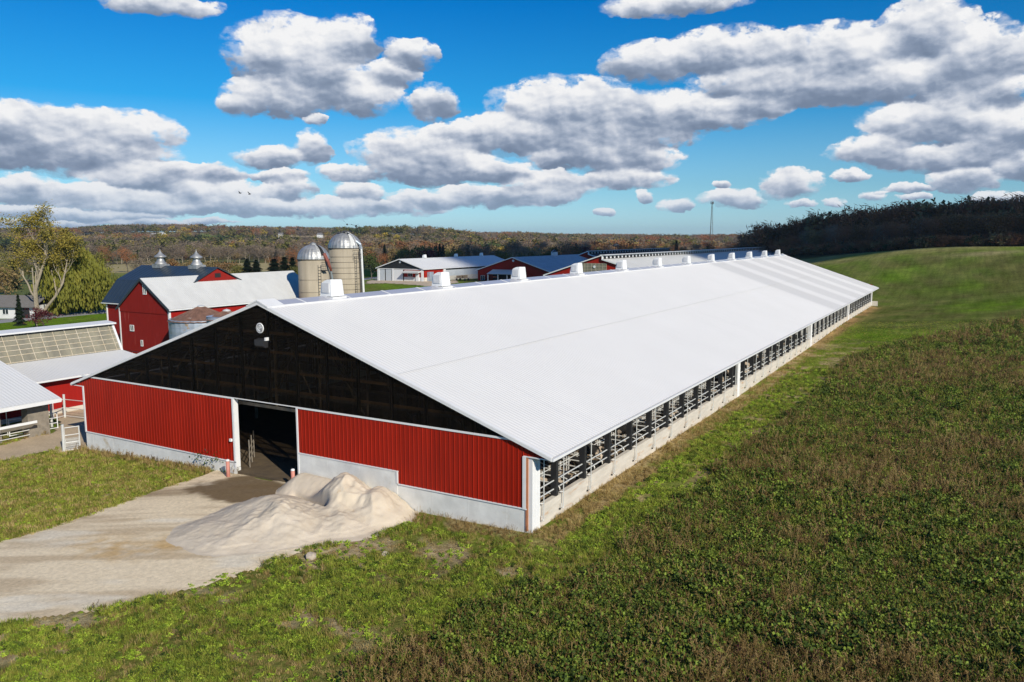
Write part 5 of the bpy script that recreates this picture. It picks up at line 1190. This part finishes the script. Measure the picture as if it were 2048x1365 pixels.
o2.scale = (.66, .66, .60)
x, y = away(172, 198); o = thing('willow_tree', 'broad weeping willow with hanging yellow-green foliage left of the gambrel barn', 'tree', (x, y, Hs(x, y)))
mb, v, f = willow_proto(3, 17, 15000); part('trunk', mb, BARKD, o, True); put('crown', np_mesh('crown', v, f, L_WIL), o); o.scale = (1.12, 1.12, 1.0)
LM = [('conifer', 26, 588, 176, 'dark spruce standing in front of the grey-roofed house', .9), ('green', 120, 560, 206, 'shadowy green tree between the cottonwood and the willow', 1.3), ('darkbare', 118, 505, 214, 'tangled dark branches of a tree behind the tall cottonwood', 1.0), ('olive', 143, 500, 214, 'olive tree crowding the left side of the willow', 1.0),
      ('tan', 10, 520, 230, 'tan bushy tree behind the house at the left edge', 1.1), ('olive', 228, 548, 205, 'low olive tree peeping right of the willow', .9), ('green', 60, 578, 212, 'rounded dark shrub-like tree behind the cottonwood trunk', 1.2),
      ('darkbare', 217, 486, 520, 'round dark bare tree alone on the stubble field, left one', 1.0), ('darkbare', 252, 489, 505, 'round dark bare tree alone on the stubble field, right one', 1.1),
      ('bare', 292, 514, 380, 'low grey bare thicket above the left end of the gambrel roof', 1.6), ('rust', 343, 516, 370, 'small rust-coloured tree between the two roof ventilators', 1.2), ('tan', 372, 516, 360, 'tan scrub tree left of the right roof ventilator', 1.4), ('tan', 425, 516, 330, 'tan bushy tree right of the second roof ventilator', 1.6), ('rust', 452, 520, 300, 'rusty bushy tree above the small gambrel gable', 1.3),
      ('olive', 470, 524, 280, 'olive bush-like tree just right of the gambrel roof end', 1.4),
      ('conifer', 492, 517, 262, 'leftmost spruce of the row behind the white barn roof', 2.0), ('conifer', 510, 519, 258, 'second spruce of the row behind the white barn roof', 2.3), ('conifer', 546, 517, 255, 'wide spruce in the middle of the row behind the white roof', 2.6), ('conifer', 567, 513, 262, 'tallest spruce of the row behind the white roof', 2.0), ('conifer', 583, 514, 258, 'spruce just left of the shorter silo dome', 2.0), ('olive', 591, 526, 250, 'olive tree touching the left side of the shorter silo', 1.0),
      ('darkbare', 560, 506, 300, 'brownish bare tree rising behind the spruces', 1.0), ('darkbare', 598, 488, 320, 'dark brown tree directly behind the shorter silo dome', 1.3),
      ('green', 742, 500, 300, 'dark green tree right of the taller silo', 1.2), ('darkbare', 765, 497, 310, 'dark bare tree behind the left end of the milking barn', 1.2), ('green', 795, 508, 330, 'dark tree right behind the milking barn gable', 1.3), ('darkbare', 820, 505, 330, 'dark thicket tree behind the milking barn ridge', 1.3), ('maroon', 846, 494, 335, 'deep maroon tree over the milking barn roof', 1.1), ('conifer', 876, 505, 335, 'dark evergreen over the milking barn roof', 1.6), ('darkbare', 901, 500, 340, 'brown bare tree right of the evergreen over the roof', 1.0), ('darkbare', 925, 506, 345, 'low bare tree left of the roof vents of the milking barn', 1.2),
      ('olive', 1010, 499, 350, 'olive-brown tree above the left slope of the shop barn', 1.1), ('green', 1035, 502, 350, 'dark green tree above the shop barn ridge', 1.3), ('green', 1060, 501, 355, 'dark green tree left of the shop barn cupola', 1.2), ('green', 1085, 497, 380, 'dark green tree right of the shop barn cupola', 1.2), ('green', 1106, 490, 380, 'tall dark green tree over the shop barn', 1.2), ('darkbare', 1128, 488, 380, 'broad dark bare tree over the link barn', 1.2), ('green', 1150, 492, 390, 'dark green tree over the link barn end', 1.2), ('maroon', 1173, 489, 430, 'bright maroon tree above the dark vented barn', .9)]
for key, px, top, dd, lab, wd in LM: tree_px(key, px, top, dd, KN.get(key, 'leafy_tree'), lab, None, wd)
x, y = spot(89, 657); t_ = tree('maroon', x, y, 4.3, 'maroon_shrub', 'round maroon-brown shrub on the lawn beside the road', None, 1.5)
# valley trees: individuals nearest the farm, then one wood mass
random.seed(3)
def cluster_key(x, y, u):
    n = float(fbm(np.array([x]), np.array([y]), 160, 3, 77)[0])+random.uniform(-.10, .10)
    if n < .38: return 'conifer' if u < .35 else 'olive'
    if n < .50: return 'bare' if u < .7 else 'olive'
    if n < .58: return ('yellow' if u < .35 else 'tan') if u < .75 else 'bare'
    if n < .66: return 'rust' if u < .55 else 'bare'
    return 'darkbare' if u < .5 else 'olive' if u < .8 else 'rust'
cnt = 0
def blocked(x, y):
    return any(math.hypot(x-a, y-b) < 26 or (0 < ((x-CAMP[0])*(a-CAMP[0])+(y-CAMP[1])*(b-CAMP[1]))/math.hypot(a-CAMP[0], b-CAMP[1]) < math.hypot(a-CAMP[0], b-CAMP[1]) and
               math.hypot(x-CAMP[0], y-CAMP[1]) > math.hypot(a-CAMP[0], b-CAMP[1])-170 and abs((x-CAMP[0])*(b-CAMP[1])-(y-CAMP[1])*(a-CAMP[0]))/math.hypot(a-CAMP[0], b-CAMP[1]) < 14) for a, b in FARXY)
PLACED = []
for px0, px1, d0_, d1_, n_, where in ((-40, 200, 260, 470, 16, 'field edge beyond the road at left'), (180, 700, 690, 760, 62, 'front edge of the valley wood beyond the stubble field'), (700, 1180, 390, 640, 70, 'wood edge beyond the far barns'), (1180, 1560, 470, 700, 44, 'tree belt beyond the louvred barns')):
    for k in range(n_):
        px = px0+(px1-px0)*(k+random.random())/n_; dd = random.uniform(d0_, d1_); x, y = away(px, dd); key = cluster_key(x, y, random.random())
        if where.startswith('front') and key != 'conifer': key = 'bare' if random.random() < .7 else key
        if px > 1180 and random.random() < .4: key = 'darkbare'
        tree(key, x, y, random.uniform(9, 15)*(1.15 if key == 'bare' else 1), KN.get(key, 'leafy_tree'), '%s tree in the %s' % (DESC[key], where) if where[0] != 'f' or where.startswith('field') else '%s tree at the %s' % (DESC[key], where), '%s trees, %s' % (DESC[key], where), 1.15)
# wood on the right hill
WK = ['darkbare', 'darkbare', 'bare', 'tan', 'rust', 'darkbare', 'bare', 'darkbare', 'rust']
tops = np.interp(np.arange(1500, 2110), [1500, 1535, 1600, 1640, 1680, 1750, 1800, 1850, 1900, 2050, 2110], [492, 480, 461, 456, 449, 444, 440, 430, 424, 422, 420])
for k in range(92):
    px = 1520+(2090-1520)*(k+random.random())/92; row = k % 3
    dd = np.interp(px, [1520, 1640, 1830, 2090], [400, 365, 325, 318])+row*17+random.uniform(-4, 4)
    key = random.choice(WK); top = tops[int(px)-1500]+random.uniform(-4, 9)
    if 1895 < px < 1912: key = 'rust'
    o = tree_px(key, px, top, dd, KN.get(key, 'leafy_tree'), '%s tree at the edge of the dark wood on the right hill' % DESC[key], '%s trees at the edge of the right-hand wood' % DESC[key], 1.0)

# ------------------------------------------------------------------ uncountable masses: instances of hidden prototypes on surveyed points
def scatter(name, protos, pts, sc, rz, tilt=None, label=None, pick=None, norm=None):
    """one object whose points carry copies of small plant meshes"""
    n = len(pts); me = bpy.data.meshes.new(name); me.vertices.add(n); me.vertices.foreach_set('co', np.asarray(pts, np.float32).ravel())
    rot = np.zeros((n, 3), np.float32); rot[:, 2] = rz
    if tilt is not None: rot[:, 0] = tilt[0]; rot[:, 1] = tilt[1]
    a = me.attributes.new('rot', 'FLOAT_VECTOR', 'POINT'); a.data.foreach_set('vector', rot.ravel())
    s3 = np.asarray(sc, np.float32); s3 = np.repeat(s3[:, None], 3, 1) if s3.ndim == 1 else s3
    a = me.attributes.new('scl', 'FLOAT_VECTOR', 'POINT'); a.data.foreach_set('vector', s3.astype(np.float32).ravel())
    a = me.attributes.new('pick', 'INT', 'POINT'); a.data.foreach_set('value', (pick if pick is not None else np.random.default_rng(1).integers(0, len(protos), n)).astype(np.int32))
    o = bpy.data.objects.new(name, me); COL.objects.link(o); o['kind'] = 'stuff'
    if label: o['label'] = label
    ng = bpy.data.node_groups.new(name, 'GeometryNodeTree'); ng.interface.new_socket('Geometry', in_out='INPUT', socket_type='NodeSocketGeometry'); ng.interface.new_socket('Geometry', in_out='OUTPUT', socket_type='NodeSocketGeometry')
    gi = ng.nodes.new('NodeGroupInput'); go = ng.nodes.new('NodeGroupOutput'); jn = ng.nodes.new('GeometryNodeJoinGeometry')
    def attr(nm, ty): q = ng.nodes.new('GeometryNodeInputNamedAttribute'); q.data_type = ty; q.inputs[0].default_value = nm; return q.outputs[0]
    pk = attr('pick', 'INT'); ro = attr('rot', 'FLOAT_VECTOR'); sl_ = attr('scl', 'FLOAT_VECTOR')
    for i, pm in enumerate(protos):
        po = bpy.data.objects.new(name+'_source', pm)
        oi = ng.nodes.new('GeometryNodeObjectInfo'); oi.inputs['Object'].default_value = po; oi.inputs['As Instance'].default_value = True
        cp = ng.nodes.new('FunctionNodeCompare'); cp.data_type = 'INT'; cp.operation = 'EQUAL'; ng.links.new(pk, cp.inputs[2]); cp.inputs[3].default_value = i
        ip = ng.nodes.new('GeometryNodeInstanceOnPoints'); ng.links.new(gi.outputs[0], ip.inputs['Points']); ng.links.new(cp.outputs[0], ip.inputs['Selection']); ng.links.new(oi.outputs['Geometry'], ip.inputs['Instance'])
        er = ng.nodes.new('FunctionNodeEulerToRotation'); ng.links.new(ro, er.inputs[0]); ng.links.new(er.outputs[0], ip.inputs['Rotation']); ng.links.new(sl_, ip.inputs['Scale']); ng.links.new(ip.outputs[0], jn.inputs[0])
    ng.links.new(jn.outputs[0], go.inputs[0]); md = o.modifiers.new('scatter', 'NODES'); md.node_group = ng
    return o
def far_proto(kind, seed, leafm, h=13, quads=240, leaf=1.25):
    if kind == 'conifer': mb, v, f = conifer_proto(seed, h, quads)
    else: mb, v, f = tree_proto(kind, seed, h, quads, leaf if kind != 'bare' else 1.1, lv=1)
    if kind == 'bare':
        r = np.random.default_rng(seed); cc = v.reshape(-1, 4, 3).mean(1); v = np.concatenate([v, rot_quads(cc[::2], .55, r, .8)]); f = np.arange(len(v)).reshape(-1, 4)
    q = np_mesh('far_crown', v, f, leafm); return q
FP = [far_proto('bare', 201, L_TWIG), far_proto('bare', 202, L_TWIG), far_proto('leaf', 203, L_OLIVE), far_proto('leaf', 204, L_RUST), far_proto('leaf', 205, L_YELL), far_proto('conifer', 206, L_CON, 13, 260), far_proto('leaf', 207, L_TAN), far_proto('bare', 208, L_TWIGD), far_proto('leaf', 209, L_GRN)]
r = np.random.default_rng(12); n = 17000
azr = np.radians(r.uniform(-68, -7, n)); dd = np.sqrt(r.uniform(740**2, 2450**2, n)); X = CAMP[0]+dd*np.sin(azr); Y = CAMP[1]+dd*np.cos(azr)
dens = fbm(X, Y, 330, 3, 21); gap = fbm(X, Y, 200, 3, 31)
keep = (dens < .565) & ((gap > .36) | (dd > 1500)); keep &= ~((np.degrees(azr) < -45) & (dd < 770))
X, Y, dd, azr = X[keep], Y[keep], dd[keep], azr[keep]
keep = np.array([not blocked(a, b) for a, b in zip(X, Y)]); X, Y, dd, azr = X[keep], Y[keep], dd[keep], azr[keep]
nz = fbm(X, Y, 150, 4, 77)+r.uniform(-.055, .055, len(X)); u = r.uniform(size=len(X)); pk = np.zeros(len(X), int)
pk = np.where(nz < .40, np.where(u < .45, 5, np.where(u < .8, 2, 8)), pk); pk = np.where((nz >= .40) & (nz < .50), np.where(u < .6, 0, np.where(u < .8, 1, 2)), pk)
pk = np.where((nz >= .5) & (nz < .57), np.where(u < .25, 4, np.where(u < .55, 6, np.where(u < .8, 2, 1))), pk); pk = np.where((nz >= .57) & (nz < .66), np.where(u < .24, 3, np.where(u < .5, 6, np.where(u < .75, 7, 1))), pk)
pk = np.where(nz >= .66, np.where(u < .45, 7, np.where(u < .6, 3, np.where(u < .8, 2, 8))), pk)
Z = H(X, Y)-.4; sc = r.uniform(.75, 1.35, len(X))*1.12; sc3 = np.stack([sc*1.4, sc*1.4, sc], -1)
scatter('far_woods', FP, np.stack([X, Y, Z], -1), sc3, r.uniform(0, 6.28, len(X)), label='autumn woods of bare, olive, rust and yellow trees covering the far hills', pick=pk)
n = 900; px = r.uniform(1500, 2150, n); dd = np.interp(px, [1500, 1640, 1830, 2150], [415, 400, 372, 366])+r.uniform(0, 150, n)
A = np.array([away(p, d) for p, d in zip(px, dd)]); Z = H(A[:, 0], A[:, 1])-.3; sc = r.uniform(1.0, 1.3, n)*np.interp(px, [1500, 1700, 2000], [1.05, 1.15, 1.15])
scatter('hill_wood', [FP[7], FP[7], FP[3], FP[6]], np.c_[A, Z], sc, r.uniform(0, 6.28, n), label='deep dark interior of the wood on the right hill behind its edge trees', pick=r.choice([0, 1, 0, 1, 2, 3], n))

n = 2600; px = r.uniform(1560, 2150, n); dd = np.interp(px, [1500, 1640, 1830, 2150], [385, 352, 312, 306])+r.uniform(0, 70, n)
A = np.array([away(p, d) for p, d in zip(px, dd)]); Z = H(A[:, 0], A[:, 1])-.9; sc = r.uniform(.22, .42, n)
scatter('undergrowth', [FP[7], FP[7], FP[3], FP[8], FP[6]], np.c_[A, Z], np.stack([sc*1.3, sc*1.3, sc], -1), r.uniform(0, 6.28, n), label='dark undergrowth below the trees along the edge of the hill wood', pick=r.choice([0, 1, 0, 2, 3, 4], n))
# ------------------------------------------------------------------ weeds and grass
def blades(seed, n, h, w, spread, lean, m, name='blades'):
    r = np.random.default_rng(seed); vs = []; fs = []
    for i in range(n):
        a = r.uniform(0, 6.28); b = r.uniform(0, 6.28); rr = spread*math.sqrt(r.uniform()); x, y = rr*math.cos(a), rr*math.sin(a); hh = h*r.uniform(.5, 1.1); l = lean*r.uniform(.3, 1)*hh
        dx, dy = math.cos(b), math.sin(b); px_, py_ = -dy*w/2, dx*w/2; o = len(vs)
        vs += [(x-px_, y-py_, 0), (x+px_, y+py_, 0), (x+dx*l*.4+px_*.8, y+dy*l*.4+py_*.8, hh*.6), (x+dx*l*.4-px_*.8, y+dy*l*.4-py_*.8, hh*.6), (x+dx*l, y+dy*l, hh), (x+dx*l+px_*.2, y+dy*l+py_*.2, hh*.99)]
        fs += [(o, o+1, o+2, o+3), (o+3, o+2, o+5, o+4)]
    return np_mesh(name, vs, fs, m)
def leafy(seed, stems, leaves, h, size, spread, m):
    r = np.random.default_rng(seed); cs = []
    for i in range(stems):
        a = r.uniform(0, 6.28); rr = spread*r.uniform(.2, 1); hh = h*r.uniform(.5, 1.0)
        for j in range(leaves):
            t = r.uniform(.1, 1); b = r.uniform(0, 6.28); q = size*r.uniform(.4, 1.6); cs.append((rr*math.cos(a)*t+math.cos(b)*q, rr*math.sin(a)*t+math.sin(b)*q, hh*t))
    v = rot_quads(np.array(cs), size*1.7, r, .8, .0); return np_mesh('leaves', v, np.arange(len(v)).reshape(-1, 4), m)
def stalks(seed, n, h, m, head=True):
    r = np.random.default_rng(seed); mb = MB()
    for i in range(n):
        x, y = r.normal(size=2)*.10; a = r.uniform(0, 6.28); l = r.uniform(.05, .45); hh = h*r.uniform(.55, 1.1); tip = (x+math.cos(a)*l*hh, y+math.sin(a)*l*hh, hh)
        mb.beam((x, y, 0), tip, .009, .009)
        if head:
            for k in range(4): t = .62+.1*k; p = Vector((x, y, 0)).lerp(Vector(tip), t); b = a+r.uniform(-2, 2); mb.beam(p, p+Vector((math.cos(b)*.09, math.sin(b)*.06, .06)), .011, .011)
    return mb.mesh('stalk', m)
PG = [blades(1, 22, .34, .022, .16, .8, W_GRASS), blades(2, 22, .30, .022, .18, 1.0, W_GRASS), blades(3, 20, .42, .018, .16, .7, W_STRAW)]
PL = [leafy(4, 7, 14, .34, .034, .24, W_GREEN), leafy(5, 8, 13, .28, .038, .26, W_GREEN), leafy(6, 6, 10, .22, .05, .24, W_LIME), leafy(7, 3, 18, .6, .045, .16, W_GREEN)]
PD = [stalks(8, 4, .62, W_DRY), stalks(9, 3, .85, W_DRY), stalks(10, 3, .7, W_PURP), leafy(11, 6, 9, .42, .03, .2, W_DRY)]
PS = [blades(12, 30, .12, .018, .2, 1.1, W_GRASS), blades(13, 26, .14, .018, .2, 1.0, W_STRAW), leafy(14, 5, 8, .10, .035, .2, W_LIME)]
PR = PG+PL+PD+PS      # 0-2 grass, 3-6 leafy, 7-10 dry, 11-13 short
def field_points(n, seed, d0, d1, a0=-66, a1=6):
    r = np.random.default_rng(seed); a = np.radians(r.uniform(a0, a1, n)); d = d0*np.exp(r.uniform(0, 1, n)*math.log(d1/d0))
    return CAMP[0]+d*np.sin(a), CAMP[1]+d*np.cos(a), d, r
X, Y, D, r = field_points(190000, 21, 22, 150)
keep = np.ones(len(X), bool)
keep &= ~((X > -38.9) & (X < .12) & (Y > -.05) & (Y < 156.3)); keep &= signed(X, Y, DRIVE) < .15+.5*(fbm(X, Y, 1.5, 3, 70)-.5); keep &= signed(X, Y, YARD) < .1
keep &= (X > -47) & ~((X < -39.5) & (Y > 1.2)); inb = sand_height(X, Y) > -.15; keep &= ~(inb & (X > -19) & (Y > -11))
X, Y, D = X[keep], Y[keep], D[keep]; n = len(X)
W_ = signed(X+(fbm(X, Y, 2.2, 3, 2)-.5)*3, Y+(fbm(X, Y, 9, 3, 1)-.5)*4, WEED); nb_ = fbm(X, Y, 9, 4, 1)*.7+fbm(X, Y, 2.2, 4, 2)*.3; n3_ = fbm(X, Y, 1.6, 3, 71); u = r.uniform(size=n)
pk = np.full(n, -1)
weed = W_ > 0; fgz = ~weed & (X > -22) & ((Y < 0) | (X > 2.2)) & (Y < 62)
brown = nb_ > .52
pk = np.where(weed & ~brown, np.select([u < .22, u < .40, u < .50, u < .70, u < .74, u < .84, u < .91], [3, 4, 6, 0, 10, 7, 2], 5*(fbm(X, Y, 3, 2, 73) > .52)), pk)
WB = brown & (fbm(X, Y, 1.1, 2, 74) > .36)
pk = np.where(weed & WB & (X > 12), np.select([u < .14, u < .30, u < .32, u < .50, u < .58, u < .80, u < .88], [10, 7, 9, 3, 8, 2, 4], 0), pk)
pk = np.where(weed & brown & ~(WB & (X > 12)), np.select([u < .09, u < .18, u < .19, u < .46, u < .52, u < .66, u < .80, u < .9], [10, 7, 9, 3, 8, 2, 4, 0], 5), pk)
lime = fgz & (n3_ > .52); pk = np.where(lime, np.select([u < .38, u < .5, u < .75], [5, 4, 0], 1), pk)
pk = np.where(fgz & ~lime, np.select([u < .32, u < .5, u < .66, u < .74, u < .78, u < .86], [1, 0, 2, 4, 7, 5], 12), pk)
strip = ~weed & (X > 0) & (Y > -1) & ~((X > 2.2) & (Y < 62) & (n3_ > .5)); pk = np.where(strip, np.select([u < .22, u < .42, u < .62, u < .93], [11, 0, 13, 5], 12), pk)
strip_far = strip & (Y > 62); pk = np.where(strip_far, np.where(u < .72, 11, np.where(u < .97, 13, 12)), pk)
foot = (X > 0) & (X < 1.5+.8*n3_) & (Y > -1); pk = np.where(foot, np.select([u < .35, u < .70], [2, 12], 10), pk)
lawn = ~weed & (X <= -22); pk = np.where(lawn, np.select([u < .62, u < .85], [11, 12], 13), pk)
wall = lawn & (Y > -1.1) & (X < -22); pk = np.where(wall, np.select([u < .4, u < .6, u < .8], [2, 7, 1], 10), pk)
wall2 = (X > -8) & (X < .5) & (Y > -1.8) & (Y < 0); pk = np.where(wall2, np.select([u < .35, u < .55, u < .8], [2, 8, 10], 7), pk)
bare = (foot & (u > .78)) | (fgz & (n3_ < .42) & (u < .8)) | (strip & (n3_ < .38) & (u < .6)) | (pk < 0)
sc = r.uniform(.7, 1.35, n)*(1+.006*D); sc = np.where(strip_far, sc*.7, sc); sc *= np.where((pk == 7) | (pk == 8) | (pk == 9) | (pk == 2), .8, 1)*np.where(wall | wall2, .7, 1)*np.where(fgz | strip, .58, 1)*np.where((fbm(X, Y, 5, 3, 72) > .6) & weed, 1.25, 1)
k = ~bare; Z = H(X, Y)-.02
scatter('weeds_and_grass', PR, np.stack([X, Y, Z], -1)[k], sc[k], r.uniform(0, 6.28, n)[k], tilt=(r.normal(size=n)[k]*.12, r.normal(size=n)[k]*.12), label='rank weeds, dry stalks and grass covering the ground round the barn', pick=pk[k])
# dark green bush at the wall left of the doorway
x, y = spot(418, 938); t_ = thing('bush', 'dark green bush against the low wall left of the doorway bollard', 'bush', (x, y+.3, Hs(x, y)))
r2 = np.random.default_rng(44); c = r2.normal(size=(900, 3))*np.array([.75, .40, .38])+np.array([0, 0, .75]); c = c[c[:, 2] > .02]; v = rot_quads(c, .14, r2, .7); put('foliage', np_mesh('foliage', v, np.arange(len(v)).reshape(-1, 4), W_GREEN), t_)
mb = MB()
for k_ in range(14): a = r2.uniform(0, 6.28); mb.beam((0, 0, 0), (math.cos(a)*r2.uniform(.3, 1.1), math.sin(a)*.5, r2.uniform(.9, 1.7)), .02)
part('stems', mb, BARKD, t_)
# stones by the drive
for px, py, s, lab in ((622, 1117, .28, 'pale rock lying in the weeds at the drive edge'), (770, 1112, .20, 'small pale stone in the weeds right of the pale rock')):
    x, y = spot(px, py); bm = bmesh.new(); bmesh.ops.create_icosphere(bm, subdivisions=2, radius=s)
    for v_ in bm.verts: v_.co *= 1+.25*(lattice(np.array([v_.co.x*9]), np.array([v_.co.y*9+v_.co.z*7]))[0]-.5)*2; v_.co.z *= .7
    me = bpy.data.meshes.new('rock'); bm.to_mesh(me); bm.free(); me.materials.append(STONE); tag(put('rock', me, None, (x, y, Hs(x, y)+s*.4)), lab, 'rock')

# ------------------------------------------------------------------ unseen cumulus towards the sun, shaped to shade the hill wood and far barns
def cloud(name, label, foot, zc, thick, step=22):
    P = np.array([(x+SUN_D.x/SUN_D.z*zc, y+SUN_D.y/SUN_D.z*zc) for x, y in foot]); x0, y0 = P.min(0)-60; x1, y1 = P.max(0)+60
    X, Y = np.meshgrid(np.arange(x0, x1, step), np.arange(y0, y1, step), indexing='ij'); s = signed(X, Y, [tuple(p) for p in P])+(fbm(X, Y, 90, 4, 91)-.5)*40
    up = np.where(s > 0, thick*(1-np.exp(-np.maximum(s, 0)/90))*(.6+.8*fbm(X, Y, 110, 4, 92)), 0); n, k = X.shape; keep = s > -step*.6
    i, j = np.meshgrid(np.arange(n-1), np.arange(k-1), indexing='ij'); ok = keep[:-1, :-1] & keep[1:, 1:] & keep[1:, :-1] & keep[:-1, 1:]
    f = np.stack([i*k+j, (i+1)*k+j, (i+1)*k+j+1, i*k+j+1], -1)[ok]; N_ = n*k
    v = np.concatenate([np.stack([X.ravel(), Y.ravel(), (zc+up).ravel()], -1), np.stack([X.ravel(), Y.ravel(), (zc-1-.06*up-4*fbm(X, Y, 60, 3, 93)).ravel()], -1)])
    F = np.concatenate([f, f[:, ::-1]+N_]); cm_ = mat('cloud_white', (.9, .9, .92), 1, var=.02); q = NT(cm_.node_tree); tr_ = q.node('ShaderNodeBsdfTransparent'); mx_ = q.node('ShaderNodeMixShader'); mx_.inputs[0].default_value = .22
    q.l.new(q.n['Principled BSDF'].outputs[0], mx_.inputs[1]); q.l.new(tr_.outputs[0], mx_.inputs[2]); q.l.new(mx_.outputs[0], q.n['Material Output'].inputs['Surface'])   # thin cloud: some light comes through
    me = np_mesh(name, v, F, cm_, True); o = put(name, me); o['kind'] = 'stuff'; o['label'] = label; return o
cloud('cloud', 'fair weather cloud out of view towards the sun, shaped to shade the hill wood and far barns', [(-300, 236), (-150, 206), (-128, 188), (-100, 188), (-92, 215), (-62, 262), (-24, 262), (6, 286), (40, 292), (110, 292), (220, 320), (240, 640), (-60, 640), (-300, 460)], 620, 60)

# ------------------------------------------------------------------ thin autumn air
hz_ = bpy.data.materials.new('haze'); hz_.use_nodes = True; t_ = hz_.node_tree; t_.nodes.clear()
pv = t_.nodes.new('ShaderNodeVolumePrincipled'); pv.inputs['Color'].default_value = (.62, .78, 1, 1); pv.inputs['Density'].default_value = HAZE; pv.inputs['Anisotropy'].default_value = .2
t_.links.new(pv.outputs[0], t_.nodes.new('ShaderNodeOutputMaterial').inputs['Volume'])
mb = MB(); mb.box(-7700, 7700, -7700, 7700, min(v.co.z for v in gme.vertices)-1.5, 95); o = put('haze', mb.mesh('haze', hz_)); o['kind'] = 'stuff'
